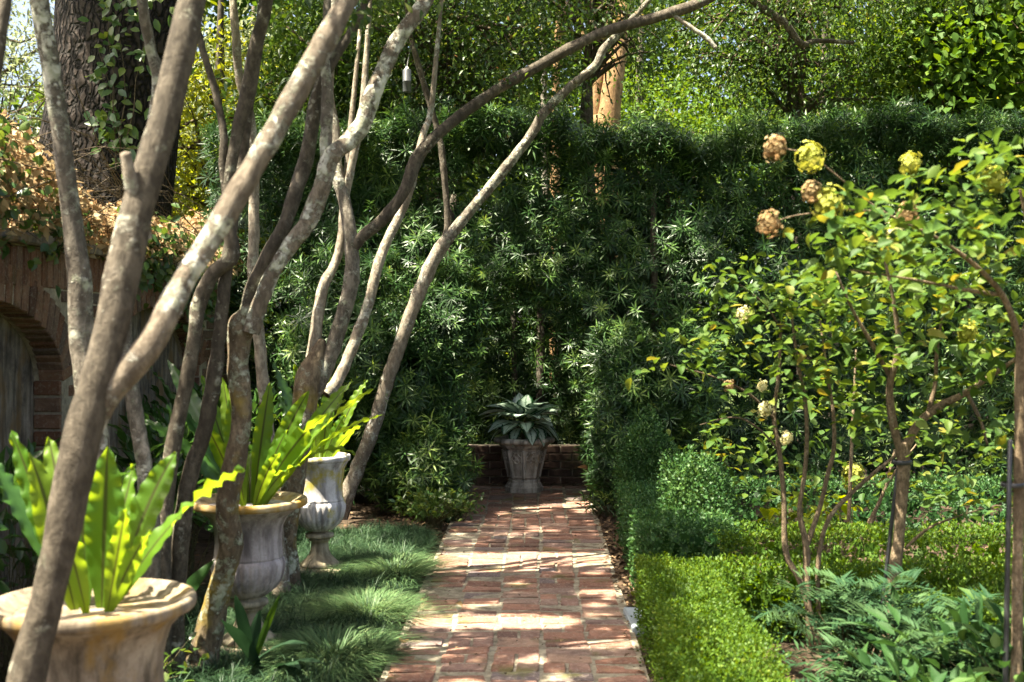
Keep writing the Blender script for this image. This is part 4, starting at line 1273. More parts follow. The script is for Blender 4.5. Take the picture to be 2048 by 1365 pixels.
    tg = [(x + .09 * math.cos(a), y + .09 * math.sin(a), .56 + .05 * math.sin(a * 3)) for a in np.linspace(0, 6.28, 26)]
    twigs("petioles", np.array(org[0]), tg, .006, M['twig_green'], pr, 2)


pot()

# ---- black path light
def path_light():
    c = P(1228, 970, 9.5)
    root = empty("path_light", (c.x, c.y, 0), "small black cone hatted path light in the planting right of the path", "path light")
    lathe("hat", [(.062, c.z - .012), (.060, c.z - .006), (.018, c.z + .028), (.008, c.z + .036)], M['metal_black'], root, (c.x, c.y, 0), 24)
    tube("post", [(c.x, c.y, -.05, .008), (c.x, c.y, c.z * .5, .008), (c.x, c.y, c.z - .004, .008)], M['metal_black'], root, 8, 2, 0)
path_light()

# ---- grey hanging feeder
def feeder():
    c = P(814, 185, 9.0); s = 9.0 / F
    root = empty("hanging_bird_feeder", c, "dark grey cylindrical feeder hanging on a wire among the upper branches", "bird feeder")
    hgt = 44 * s; r = 8.5 * s
    lathe("tube", [(r * .96, 0), (r, .004), (r, hgt * .46), (r * 1.04, hgt * .47), (r * 1.04, hgt * .5), (r, hgt * .51), (r, hgt), (r * .9, hgt + .004)], plainmat("metal_grey", (.04, .042, .046), (.075, .078, .085), 12, .4, .5, .001), root, (c.x, c.y, c.z), 24)
    lathe("cap", [(r * .6, hgt), (r * .5, hgt + .012), (r * .28, hgt + .024), (.004, hgt + .03)], plainmat("cap_pale", (.55, .55, .5), (.7, .7, .66), 12, .5), root, (c.x, c.y, c.z), 16)
    tube("wire", [(c.x, c.y, c.z + hgt + .02, .0025), (c.x + .005, c.y + .05, c.z + hgt + .1, .0025), (c.x + .02, 9.18, P(822, 88, 9.2).z, .0025)], M['metal_black'], root, 5, 2, 0)
feeder()

# ================================================================== HYDRANGEAS (right)
def leaf_variant(sd):
    r = random.Random(sd)
    nL, nW = 6, 5
    V = []
    dr = r.uniform(.05, .4)
    for i in range(nL + 1):
        u = i / nL
        wdt = (.5 * math.sin(u ** .75 * math.pi) ** .8) if 0 < i < nL else .01
        for j in range(nW):
            a = j / (nW - 1) * 2 - 1
            V.append((a * wdt * .62, u, .13 * abs(a) * wdt * 2 - dr * u * u + .02 * math.sin(u * 9 + a * 3)))
    Fc = [(i * nW + j, i * nW + j + 1, (i + 1) * nW + j + 1, (i + 1) * nW + j) for i in range(nL) for j in range(nW - 1)]
    me = bpy.data.meshes.new("hydrangea_leaf"); me.from_pydata(V, [], Fc)
    for p in me.polygons: p.use_smooth = True
    return me


HL = [leaf_variant(s) for s in range(5)]
for me in HL: me.materials.append(M['hyd_obj'])
HLL = [leaf_variant(s + 9) for s in range(3)]
for me in HLL: me.materials.append(M['hyd_lime'])


def bloom(root, c, rad, mat, seed, cone=1.15):
    r = np.random.default_rng(seed)
    n = 230
    rad *= .8
    d = norm(r.normal(size=(n, 3)))
    c = np.array(c)
    p = c + d * rad * (1 + .28 * vnoise(d, 3, seed)[:, None]) * r.uniform(.4, 1.15, (n, 1)) * np.array([1, 1, cone])
    # each floret: four petals
    a = norm(np.cross(d, r.normal(size=(n, 3)))); b = np.cross(d, a)
    pos = np.repeat(p, 4, 0)
    D = np.stack([a, b, -a, -b], 1).reshape(-1, 3) + np.repeat(d, 4, 0) * .25
    return leaf_cloud("bloom", pos, D, np.repeat(d, 4, 0), rad * .27, rad * .25, mat, root, T_FOLD, np.repeat(r.random(n), 4) * .7 + r.random(4 * n) * .3)


def hyd_leaves(root, clusters, L, seed, nobj=280, mats=None, droop=.35):
    """clusters: (x,y,z, sx,sy,sz, n). The leaves that face the viewer are single objects, the rest one stuff part."""
    r = np.random.default_rng(seed)
    pts = []
    for (x, y, z, sx, sy, sz, n) in clusters:
        ncl = max(1, n // 10)
        cc = np.array([x, y, z]) + np.clip(r.normal(size=(ncl, 3)), -1.7, 1.7) * [sx, sy, sz]
        pts.append(np.repeat(cc, 9, 0) + r.normal(size=(ncl * 9, 3)) * .05)
    pts = np.vstack(pts)
    order = np.argsort(pts[:, 1])
    near = order[:nobj]; far = order[nobj:]
    rr = random.Random(seed)
    for i in near:
        az, el = rr.uniform(0, 6.28), rr.gauss(-.15, .4)
        d = Vector((math.cos(az) * math.cos(el), math.sin(az) * math.cos(el), math.sin(el)))
        q = d.to_track_quat('Y', 'Z') @ Euler((0, rr.gauss(0, .45), 0)).to_quaternion()
        l = L * rr.uniform(.65, 1.2)
        inst("leaf", rr.choice(mats or HL), pts[i], q.to_euler(), root, (l, l, l))
    if len(far):
        p = pts[far]; n = len(p)
        D = r.normal(size=(n, 3)) * [1, 1, .45] + [0, 0, -.15]
        U = np.array([0, 0, 1.]) + r.normal(size=(n, 3)) * .4
        o = leaf_cloud("foliage", p, D, U, L * r.uniform(.65, 1.2, n), L * .6, M['hyd'], root, T_HEX, r.random(n))
        o["kind"] = "stuff"
    return pts


def hstem(rows, root, name="stem", mat='bark_hyd', seed=0):
    rows = [(a, b, d, w_ * .72) for a, b, d, w_ in rows]
    return tube(name, px_path(rows), M[mat], root, 9, 5, .07, seed)


def cl(px, py, Y, sx, sz, n, sy=.22):
    p = P(px, py, Y); s = Y / F
    return (p.x, p.y, p.z, sx * s, sy, sz * s, n)


# standard hydrangea tree with stake
L1 = empty("hydrangea_tree", P(1765, 1334, 5.2), "hydrangea standard with one straight brown trunk tied to a black stake beside the ferny mahonia", "tree")
hstem([(1762, 1338, 5.2, 40), (1775, 1250, 5.2, 35), (1795, 1100, 5.2, 33), (1807, 950, 5.2, 34), (1806, 905, 5.2, 38), (1803, 885, 5.2, 36)], L1, "trunk", seed=1)
hstem([(1802, 905, 5.2, 26), (1785, 840, 5.18, 24), (1780, 770, 5.15, 22), (1797, 700, 5.1, 18), (1790, 620, 5.05, 12), (1770, 520, 5.0, 7)], L1, "branch", seed=2)
hstem([(1808, 905, 5.2, 26), (1835, 850, 5.2, 24), (1880, 812, 5.18, 22), (1925, 790, 5.15, 18), (1985, 750, 5.1, 14), (2060, 700, 5.0, 8)], L1, "branch", seed=3)
hstem([(1783, 760, 5.16, 14), (1745, 690, 5.1, 12), (1705, 620, 5.05, 9), (1670, 540, 5.0, 6)], L1, "branch", seed=4)
hstem([(1855, 830, 5.2, 14), (1870, 770, 5.2, 12), (1875, 690, 5.18, 10), (1890, 600, 5.1, 7)], L1, "branch", seed=5)
hstem([(1935, 788, 5.15, 12), (1960, 840, 5.12, 10), (1975, 890, 5.1, 7)], L1, "branch", seed=6)
hstem([(1812, 1096, 5.2, 9), (1850, 1062, 5.15, 8), (1890, 1042, 5.1, 6), (1965, 1018, 5.0, 4)], L1, "branch", seed=7)
hyd_leaves(L1, [cl(1850, 620, 5.1, 110, 70, 300), cl(1760, 560, 5.0, 80, 60, 150), cl(1960, 720, 5.0, 70, 70, 170), cl(1680, 700, 5.2, 60, 60, 110), cl(1900, 850, 5.3, 80, 40, 110), cl(1960, 1000, 5.0, 60, 14, 42, .1), cl(1740, 790, 5.4, 60, 40, 80)], .070, 61)
for (px, py, rd, mt) in ((1790, 465, 26, 'bloom_cream'), (1935, 665, 24, 'bloom_lime')):
    bloom(L1, P(px, py, 4.95), rd * 4.95 / F, M[mt], px)
stk = empty("garden_stake", P(1778, 1334, 5.17), "thin black stake tied against the straight hydrangea trunk", "stake")
tube("rod", [(*P(1752, 1340, 5.23), .009), (*P(1775, 1120, 5.26), .009), (*P(1800, 905, 5.26), .009)], M['metal_black'], stk, 8, 2, 0)
for (px, py) in ((1805, 925), (1771, 1247)):
    c = P(px, py, 5.2)
    lathe("tie", [(.040, -.010), (.043, -.006), (.043, .006), (.040, .010)], M['metal_black'], stk, (c.x, c.y + .01, c.z), 20, cap=False)

# near standard at the frame's edge
L2 = empty("hydrangea_tree", P(2030, 1538, 4.0), "nearer blurred hydrangea standard at the scene's edge with dried brown flower heads", "tree")
hstem([(2028, 1542, 4.0, 46), (2033, 1365, 4.0, 34), (2036, 1100, 4.0, 30), (2040, 850, 4.0, 30), (2044, 690, 4.0, 34), (2044, 660, 4.0, 30)], L2, "trunk", seed=11)
hstem([(2042, 690, 4.0, 22), (2010, 600, 3.95, 18), (1960, 540, 3.9, 14), (1880, 480, 3.85, 10), (1760, 420, 3.8, 6), (1660, 340, 3.75, 4)], L2, "branch", seed=12)
hstem([(2046, 680, 4.0, 22), (2070, 580, 4.0, 18), (2060, 480, 4.0, 12), (2040, 380, 3.95, 7)], L2, "branch", seed=13)
hstem([(2000, 590, 3.95, 12), (1930, 580, 3.9, 10), (1830, 560, 3.85, 7), (1700, 540, 3.8, 4)], L2, "branch", seed=14)
hstem([(1770, 425, 3.8, 7), (1690, 420, 3.78, 5), (1600, 430, 3.75, 4), (1560, 440, 3.75, 3)], L2, "twig", seed=15)
hstem([(1665, 345, 3.75, 5), (1620, 310, 3.74, 4), (1560, 296, 3.74, 3)], L2, "twig", seed=16)
hyd_leaves(L2, [cl(1900, 430, 3.85, 105, 55, 210), cl(1990, 480, 3.9, 60, 70, 130), cl(1780, 470, 3.8, 75, 40, 110), cl(1690, 400, 3.78, 40, 40, 42, .1), cl(1860, 560, 3.9, 90, 45, 80), cl(2000, 330, 3.9, 45, 30, 60), cl(1700, 530, 3.8, 50, 30, 35, .1)], .060, 62)
for (px, py, rd, mt) in ((1550, 296, 27, 'bloom_brown'), (1618, 316, 32, 'bloom_lime'), (1622, 385, 24, 'bloom_brown'), (1658, 408, 34, 'bloom_lime'), (1538, 447, 26, 'bloom_brown'), (1815, 425, 22, 'bloom_brown'), (1820, 330, 24, 'bloom_lime'), (1985, 360, 30, 'bloom_lime')):
    bloom(L2, P(px, py, 3.75), rd * 3.75 / F, M[mt], px)
sk2 = empty("garden_stake", P(2012, 1538, 4.0), "black stake beside the trunk at the scene's edge", "stake")
tube("rod", [(*P(2008, 1542, 3.97), .009), (*P(2014, 1200, 3.97), .009), (*P(2020, 880, 3.97), .008)], M['metal_black'], sk2, 8, 2, 0)
c = P(2030, 970, 4.0)
lathe("tie", [(.036, -.008), (.039, -.005), (.039, .005), (.036, .008)], M['metal_black'], sk2, (c.x - .008, c.y, c.z), 18, cap=False)

# multi-stemmed hydrangea shrub
N1 = empty("hydrangea_shrub", P(1612, 1290, 5.45), "multi stemmed hydrangea shrub with pale cream flower heads behind the mahonia", "shrub")
for i, rows in enumerate([
    [(1640, 1300, 5.45, 18), (1604, 1172, 5.45, 17), (1572, 1106, 5.45, 17), (1568, 998, 5.45, 15), (1558, 896, 5.45, 13), (1548, 834, 5.45, 12), (1558, 742, 5.45, 10), (1563, 620, 5.45, 6)],
    [(1622, 1300, 5.5, 22), (1614, 1167, 5.5, 20), (1612, 1090, 5.5, 20), (1599, 1024, 5.5, 14), (1609, 952, 5.5, 13), (1614, 870, 5.5, 12), (1609, 793, 5.5, 11), (1594, 716, 5.5, 9), (1580, 600, 5.5, 5)],
    [(1614, 1090, 5.5, 16), (1640, 1014, 5.5, 14), (1655, 952, 5.5, 13), (1668, 896, 5.5, 12), (1666, 819, 5.5, 10), (1655, 752, 5.5, 8), (1640, 640, 5.5, 5)],
    [(1640, 1300, 5.6, 16), (1636, 1140, 5.6, 14), (1655, 1044, 5.6, 13), (1707, 983, 5.6, 12), (1773, 926, 5.6, 9), (1830, 880, 5.6, 5)],
    [(1550, 840, 5.45, 8), (1500, 790, 5.4, 7), (1430, 755, 5.35, 5), (1340, 730, 5.3, 3)],
    [(1556, 900, 5.45, 7), (1520, 860, 5.42, 6), (1470, 835, 5.4, 4), (1400, 850, 5.4, 3)],
    [(1563, 660, 5.45, 6), (1530, 610, 5.42, 5), (1480, 570, 5.4, 3)]]):
    hstem(rows, N1, "stem" if i < 4 else "twig", 'bark_hyd' if i < 4 else 'twig', 20 + i)
hyd_leaves(N1, [cl(1560, 680, 5.45, 85, 70, 330), cl(1420, 735, 5.35, 55, 22, 70, .12), cl(1350, 722, 5.3, 30, 14, 20, .06), cl(1470, 590, 5.4, 40, 35, 70, .12), cl(1660, 700, 5.5, 70, 80, 190), cl(1640, 580, 5.5, 70, 40, 120), cl(1410, 660, 5.4, 30, 20, 30, .1)], .057, 63)
for (px, py, rd, mt) in ((1488, 628, 17, 'bloom_cream'), (1530, 820, 17, 'bloom_cream'), (1572, 878, 14, 'bloom_cream'), (1525, 773, 12, 'bloom_cream'), (1458, 772, 12, 'bloom_brown')):
    bloom(N1, P(px, py, 5.35), rd * 5.35 / F, M[mt], px + 7)

N2 = empty("hydrangea_shrub", P(1700, 1150, 7.3), "farther hydrangea shrub of thin stems standing among the box hedge rows", "shrub")
for i, rows in enumerate([
    [(1676, 1165, 7.3, 16), (1682, 1100, 7.3, 14), (1697, 1044, 7.3, 12), (1702, 921, 7.3, 10), (1707, 819, 7.3, 8), (1712, 700, 7.3, 5)],
    [(1700, 1165, 7.35, 16), (1712, 1100, 7.35, 13), (1735, 1050, 7.35, 11), (1765, 990, 7.35, 9), (1790, 900, 7.35, 6)],
    [(1722, 1165, 7.3, 14), (1732, 1120, 7.3, 12), (1745, 1040, 7.3, 10), (1780, 960, 7.3, 7), (1840, 880, 7.3, 4)]]):
    hstem(rows, N2, "stem", 'bark_hyd', 30 + i)
hyd_leaves(N2, [cl(1500, 930, 7.3, 80, 45, 210), cl(1680, 860, 7.3, 90, 60, 200), cl(1880, 930, 7.3, 90, 50, 200), cl(1430, 880, 7.4, 40, 22, 50)], .066, 64, 260)
N3 = empty("hydrangea_shrub", P(1640, 1110, 7.75), "low lime leaved shrub glowing in the sun behind the hydrangea stems", "shrub")
hyd_leaves(N3, [cl(1600, 1010, 7.75, 35, 16, 60, .1), cl(1680, 1020, 7.75, 25, 14, 36, .1), cl(1620, 1040, 7.7, 30, 10, 30, .1)], .085, 65, 200, HLL)
bloom(N3, P(1705, 950, 7.7), .085, M['bloom_lime'], 77)
for i in range(5):
    a = P(1600 + 25 * i, 1050, 7.75)
    tube("stem", [(a.x, a.y, -.02, .006), (a.x + .01, a.y, .15, .005), (a.x + .02, a.y, .33, .003)], M['twig_green'], N3, 6, 2)

# ---- mahonia with fern-like leaves
def mahonia(x, y, h, spread, label, seed, n=34):
    root = empty("mahonia_plant", (x, y, 0), label, "plant", "ferny mahonias under the hydrangeas")
    r = np.random.default_rng(seed)
    pos, D, U, tgt = [], [], [], []
    for k in range(n):
        a, e = r.uniform(0, 6.28), r.uniform(.05, 1.15)
        l = r.uniform(.22, .38)
        b = np.array([x, y, 0]) + np.array([r.normal() * spread * .5, r.normal() * spread * .5, h * r.uniform(.35, .95)])
        d = np.array([math.cos(a) * math.cos(e), math.sin(a) * math.cos(e), math.sin(e)])
        m = 13
        t = np.linspace(.12, 1, m)
        c = b + d * (t * l)[:, None] + np.array([0, 0, -1]) * (t ** 2 * l * .55)[:, None]
        sd_ = np.cross(d, [0, 0, 1.0]); sd_ /= max(np.linalg.norm(sd_), 1e-6)
        for s in (-1, 1):
            pos.append(c); D.append(sd_ * s + d * .7 + np.array([0, 0, -.1]) + r.normal(size=(m, 3)) * .08); U.append(np.tile([0, 0, 1.], (m, 1)) + r.normal(size=(m, 3)) * .2)
        tgt.append(b)
    pos, D, U = np.vstack(pos), np.vstack(D), np.vstack(U)
    k = len(pos)
    leaf_cloud("foliage", pos, D, U, .095 * r.uniform(.8, 1.2, k), .013, M['mahonia'], root, T_SLIM, np.repeat(r.random(k // 13), 13)[:k])
    twigs("stems", np.array([[x - .05, y, 0], [x + .05, y, 0], [x, y + .05, 0]]), tgt, .008, M['twig_green'], root, seed)


mahonia(1.30, 4.85, .40, .26, "blue green ferny mahonia under the hydrangea stems next to the box hedge", 71, 60)
mahonia(1.52, 4.55, .36, .28, "ferny mahonia on both sides of the staked trunk's foot", 72, 56)
mahonia(1.36, 4.3, .24, .20, "lowest mahonia nearest the camera between the box hedge and the leafy perennials", 73, 40)
mahonia(1.72, 4.45, .28, .20, "small mahonia tuft right of the staked hydrangea trunk", 74, 34)


def leafy_plant(x, y, h, spread, n, L, label, seed, mat='broad', W=.34):
    root = empty("leafy_perennial", (x, y, 0), label, "plant")
    r = np.random.default_rng(seed)
    p = np.array([x, y, 0]) + np.clip(r.normal(size=(n, 3)), -2, 2) * [spread, spread, 0] + np.stack([np.zeros(n), np.zeros(n), h * r.uniform(.25, 1, n) ** .7], -1)
    d = p - np.array([x, y, h * .3])
    leaf_cloud("foliage", p, d * 2 + r.normal(size=(n, 3)) * .5 + [0, 0, .05], np.array([0, 0, 1.]) + r.normal(size=(n, 3)) * .35, L * r.uniform(.6, 1.2, n), L * W, M[mat], root, T_HEX, r.random(n))
    twigs("stems", np.array([[x, y, -.01], [x + .04, y, -.01], [x - .04, y + .03, -.01]]), p[:40], .004, M['twig_green'], root, seed)


leafy_plant(1.72, 4.25, .42, .22, 330, .105, "leafy perennial with pointed mid green leaves in the lower right corner", 81)
leafy_plant(1.35, 3.95, .30, .20, 260, .10, "low pointed leaved perennial between the mahonia and the scene's lower edge", 82)
leafy_plant(1.98, 4.35, .28, .16, 160, .09, "leafy perennial around the stake at the scene's edge", 83)
leafy_plant(-.74, 8.75, .26, .13, 420, .05, "small bright green bush at the foot of the hedge left of the path", 84, 'ivy', .5)
leafy_plant(-.62, 9.05, .20, .10, 200, .05, "tiny ferny tuft left of the path beside the podocarpus", 85, 'ivy', .4)
leafy_plant(.52, 9.3, .18, .1, 120, .09, "grassy tuft at the path's far right corner", 86, 'pod', .14)
leafy_plant(.60, 6.28, .12, .05, 50, .04, "yellowish weed in the litter next to the slate slab", 87, 'leaf_yellow', .5)
leafy_plant(-1.55, 4.75, .20, .12, 90, .06, "small weeds around the foot of the knotted trunk", 88, 'ivy', .5)
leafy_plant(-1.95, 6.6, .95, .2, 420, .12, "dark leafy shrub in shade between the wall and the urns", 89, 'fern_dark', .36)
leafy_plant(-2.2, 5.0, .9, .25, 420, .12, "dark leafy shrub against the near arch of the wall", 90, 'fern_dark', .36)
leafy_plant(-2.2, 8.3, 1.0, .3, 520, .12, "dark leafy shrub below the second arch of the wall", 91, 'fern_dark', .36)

# broad strap-leaved plant at the foot of the second urn
ap = empty("cast_iron_plant", (-1.18, 4.98, 0), "dark strap leaved plant at the base of the ochre rimmed urn", "plant")
for i, (tx, ty, lift, wd) in enumerate([(620, 1290, .12, .075), (520, 1220, .02, .05), (560, 1190, .03, .03), (470, 1190, .02, .05), (650, 1330, .08, .06), (440, 1240, .05, .06), (600, 1340, .08, .06)]):
    frond((-1.18 + .02 * i - .06, 4.98 + .01 * i, 0), P(tx, ty, 4.95 - .03 * i), lift, wd, ap, M['mondo'] if i != 2 else M['box'], 300 + i, ruffle=.002)
ap2 = empty("cast_iron_plant", (-1.75, 5.2, 0), "dark upright strap leaved plant in shade behind the knotted trunk", "plant")
for i in range(14):
    a = i * 2.4; l = .15 + .1 * (i % 3)
    frond((-1.75 + .03 * math.cos(a), 5.2 + .03 * math.sin(a), 0), (-1.75 + l * math.cos(a), 5.2 + l * math.sin(a), .45 + .12 * ((i * 7) % 4)), .06, .08, ap2, M['fern_dark'], 330 + i, ruffle=.003)

# ================================================================== GRASS
def blades(name, pos, D0, L, W, mat, tint, bend, parent=None):
    """each blade: 3-segment arching strip."""
    n = len(pos)
    D0 = norm(D0)
    side = norm(np.cross(D0, np.array([0, 0, 1.0]) + rng.normal(size=(n, 3)) * .1))
    t = np.array([0, .35, .7, 1.0])
    wd = np.array([.8, 1.0, .7, .05])
    hor = D0 * [1, 1, 0]
    c = pos[:, None] + D0[:, None] * (t[None, :, None] * L[:, None, None]) + (hor[:, None] * .9 - np.array([0, 0, 1.1])) * (t ** 2)[None, :, None] * (bend * L)[:, None, None]
    c[:, :, 2] = np.maximum(c[:, :, 2], .015 + .03 * rng.random((n, 1)))
    off = side[:, None] * (wd[None, :, None] * W * .5)
    V = np.stack([c - off, c + off], 2).reshape(n, 8, 3)
    f = np.array([[0, 1, 3, 2], [2, 3, 5, 4], [4, 5, 7, 6]])
    faces = (f[None] + (np.arange(n) * 8)[:, None, None]).reshape(-1, 4)
    return np_mesh(name, V.reshape(-1, 3), faces, mat, parent, np.repeat(tint, 8), smooth=True)


def grass_area(ntuft, seed):
    r = np.random.default_rng(seed)
    c = np.stack([r.uniform(-1.75, -.68, ntuft), r.uniform(3.9, 8.5, ntuft), np.zeros(ntuft)], -1)
    # the path-side border wanders
    k = c[:, 0] < -.74 + .04 * np.sin(c[:, 1] * 5)
    for ux, uy in (U1, U2, U3):
        k &= (c[:, 0] - ux) ** 2 + (c[:, 1] - uy) ** 2 > .14 ** 2
    c = c[k]
    per = 58
    size = np.repeat(r.uniform(.65, 1.35, len(c)), per)
    a = r.uniform(0, 6.28, len(c) * per)
    rad = r.random(len(c) * per) ** .6
    p = np.repeat(c, per, 0) + np.stack([np.cos(a), np.sin(a), 0 * a], -1) * (rad * .028)[:, None]
    m = len(p)
    lean = .12 + rad * r.uniform(.3, 1.0, m)
    swirl = np.repeat(r.uniform(0, 6.28, len(c)), per)
    D = np.stack([np.cos(a) * lean + .3 * np.cos(swirl), np.sin(a) * lean + .3 * np.sin(swirl), np.ones(m)], -1)
    L = r.uniform(.10, .21, m) * size
    return p, D, L, np.clip(.36 + .2 * vnoise(p, 2.5, seed + 1) + np.repeat(r.normal(size=len(c)) * .16, per) + .2 * r.normal(size=m), 0, 1)


p, D, L, ti = grass_area(1250, 91)
o = blades("mondo_grass", p, D, L, .0042, M['mondo'], ti, rng.uniform(.35, .8, len(p)))
tag(o, "dark green mondo grass covering the bed between urns and path", "grass", kind="stuff")
for i, (x, y, s, lb_) in enumerate([(-.83, 7.05, 1.0, "sunlit pale liriope tussock, farthest of three along the path's left edge"), (-.85, 6.05, 1.0, "sunlit liriope tussock spilling over the path's left edge, the middle one of three"), (-.89, 5.25, 1.0, "liriope tussock with arching blades at the near left corner of the path")]):
    n = 2300
    r = np.random.default_rng(400 + i)
    q = np.array([x - .04, y, 0]) + r.normal(size=(n, 3)) * [.095 * s, .14 * s, 0]
    a = np.arctan2(q[:, 1] - y, q[:, 0] - x) + r.normal(size=n) * .5
    rad = np.hypot(q[:, 0] - x, q[:, 1] - y)
    lean = .15 + rad * 3.2 + r.random(n) * .35
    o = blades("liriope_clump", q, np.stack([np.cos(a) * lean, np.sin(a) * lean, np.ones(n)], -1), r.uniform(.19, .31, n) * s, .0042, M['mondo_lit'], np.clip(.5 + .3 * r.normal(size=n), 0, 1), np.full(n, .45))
    tag(o, lb_, "grass clump", "liriope clumps along the path")

# ---- leaf litter
def litter():
    r = np.random.default_rng(17)
    A = [(np.stack([r.uniform(.46, .62, 700), r.uniform(5.9, 9.5, 700)], -1)), np.stack([r.uniform(-1.2, -.64, 700), r.uniform(7.9, 10.9, 700)], -1), np.stack([r.uniform(-.9, .7, 420), r.uniform(10.9, 11.28, 420)], -1),
         np.stack([r.uniform(.8, 3.2, 700), r.uniform(3.2, 8, 700)], -1), np.stack([r.uniform(-2.5, -1.2, 600), r.uniform(4, 10, 600)], -1), np.stack([r.uniform(-.62, .44, 330), r.uniform(4.9, 10.9, 330)], -1), np.stack([r.uniform(-.66, -.58, 90), r.uniform(4.9, 10.5, 90)], -1), np.stack([r.uniform(.40, .48, 110), r.uniform(4.9, 10.5, 110)], -1)]
    xy = np.vstack(A); n = len(xy)
    z = np.where((xy[:, 0] > PX0) & (xy[:, 0] < PX1), .024, .008) + r.random(n) * .015
    p = np.column_stack([xy, z])
    D = r.normal(size=(n, 3)) * [1, 1, .18]
    U = np.array([0, 0, 1.]) + r.normal(size=(n, 3)) * .35
    sz = r.uniform(.025, .065, n); sz[(xy[:, 0] > PX0) & (xy[:, 0] < PX1)] *= .42
    o = leaf_cloud("leaf_litter", p, D, U, sz, sz * .5, M['litter'], None, T_FOLD, r.random(n))
    tag(o, "dry brown fallen leaves scattered over soil and brick path", "leaf litter", kind="stuff")


litter()
FLM = leaf_variant(77); FLM.materials.append(M['dead'])
for i, (px, py, l, lb_) in enumerate([(805, 1287, .075, "tan fallen leaf on the path's left edge near the grass"), (1175, 940, .12, "large pale curled fallen leaf caught in the hedge by the alcove's right side"), (911, 1207, .06, "small upright dry leaf on the bricks beside the middle tussock"), (842, 1205, .06, "pale fallen leaf where the middle tussock meets the bricks")]):
    if i == 1: loc = P(px, py, 9.3); rot = (.5, .3, 2.2)
    else: g = gp(px, py, .05); loc = Vector(g); rot = (.25, .2, i * 1.9)
    o = inst("fallen_leaf", FLM, loc, rot, None, (l, l, l))
    tag(o, lb_, "leaf")

# ================================================================== VINE MOUND ON THE WALL
vm = empty("dried_vine", (-2.85, 7, 1.92), "mound of dry tan vine leaves heaped along the top of the brick wall", "vine")
n = 15000
r = np.random.default_rng(55)
y = r.uniform(3.4, 10.4, n); a = r.uniform(0, math.pi, n)
hh = .42 + .12 * np.sin(y * 1.3) + .10 * np.sin(y * 3.1 + 1) - .02 * (y - 6)
rad = 1 - r.random(n) ** 2 * .35
x = -2.86 + np.cos(a) * .36 * rad; z = WTOP + .03 + np.sin(a) * hh * rad
pv = np.stack([x, y, z], -1) + r.normal(size=(n, 3)) * .02
D = r.normal(size=(n, 3)) + [.3, -.2, -.3]
leaf_cloud("foliage", pv, D, np.stack([np.cos(a), -.3 + 0 * a, np.sin(a)], -1) + r.normal(size=(n, 3)) * .5, r.uniform(.04, .075, n), .036, M['dead'], vm, T_FOLD, r.random(n))
q = np.stack([r.uniform(-3.0, -2.7, 90), r.uniform(3.4, 10.4, 90), WTOP + r.uniform(.0, .12, 90)], -1)
twigs("stems", q, q + r.normal(size=(90, 3)) * [.1, .2, .04], .004, M['twig'], vm, 5)
gv = empty("green_vine", (-2.6, 6, 1.9), "green leafy vine trailing over the edge of the wall among dry leaves", "vine")
PP = []
for (yc, zc, sy, sz, nn_) in ((5.6, 2.25, .28, .14, 420), (6.3, 1.98, .25, .08, 160), (5.4, 2.0, .3, .07, 160), (8.15, 1.95, .35, .12, 420), (7.6, 1.9, .2, .1, 120), (8.9, 1.8, .3, .16, 300), (9.6, 1.95, .4, .15, 260)):
    PP.append(np.stack([-2.56 + r.normal(size=nn_) * .05 - np.clip(zc - 1.95, 0, 1) * .3, yc + r.normal(size=nn_) * sy, zc + r.normal(size=nn_) * sz], -1))
pv = np.vstack(PP)
leaf_cloud("foliage", pv, r.normal(size=pv.shape) + [.2, -.2, -.8], np.array([.8, -.4, .5]) + r.normal(size=pv.shape) * .4, r.uniform(.05, .09, len(pv)), .045, M['ivy'], gv, T_HEX, r.random(len(pv)))
twigs("stems", pv[::40], pv[::40] + r.normal(size=pv[::40].shape) * [.03, .2, .15], .004, M['twig'], gv, 6)

# ================================================================== TREES BEHIND
ok = empty("live_oak", (-5.1, 13.5, 0), "huge old oak trunk with deeply furrowed dark bark behind the garden wall", "tree")
tube("trunk", [(-5.3, 13.5, -.05, 1.25), (-5.2, 13.5, .8, 1.02), (-5.08, 13.5, 2.0, .88), (-4.9, 13.55, 3.2, .76), (-4.75, 13.6, 4.4, .70), (-4.6, 13.7, 6.0, .72), (-4.5, 13.8, 7.2, .6)], M['oak'], ok, 40, 8, .045, 51)
tube("limb", [(-4.6, 13.7, 5.6, .45), (-3.2, 12.8, 6.8, .34), (-1.6, 11.8, 7.5, .24), (.2, 11, 7.9, .14)], M['oak'], ok, 16, 6, .05, 52)
tube("limb", [(-4.6, 13.7, 5.8, .45), (-5.6, 12.4, 7.2, .36), (-6.2, 10.6, 8.2, .24), (-6.0, 9, 8.6, .12)], M['oak'], ok, 16, 6, .05, 53)
tube("limb", [(-4.5, 13.8, 6.5, .42), (-4.0, 15.4, 8.2, .3), (-3.2, 17, 9.4, .16)], M['oak'], ok, 14, 6, .05, 54)
crown("crown", (-3.8, 12.2, 8.3), (4.4, 4.0, 1.9), 1000, 30, .28, .10, .042, M['canopy_dark'], ok, 56)
ov = empty("climbing_vine", (-4.4, 12.7, 2), "leafy green vine climbing up the huge oak trunk", "vine")
pv = []
for (px, py, sx, sy, nn_) in ((240, 60, 22, 50, 40), (212, 170, 18, 40, 26), (225, 250, 22, 28, 44), (250, 310, 12, 25, 22), (290, 130, 12, 60, 16), (265, 20, 40, 20, 36)):
    pv.append(np.array([P(px + random.gauss(0, sx), py + random.gauss(0, sy), 12.55 + random.uniform(-.05, .1)) for _ in range(nn_)]))
pv = np.vstack(pv)
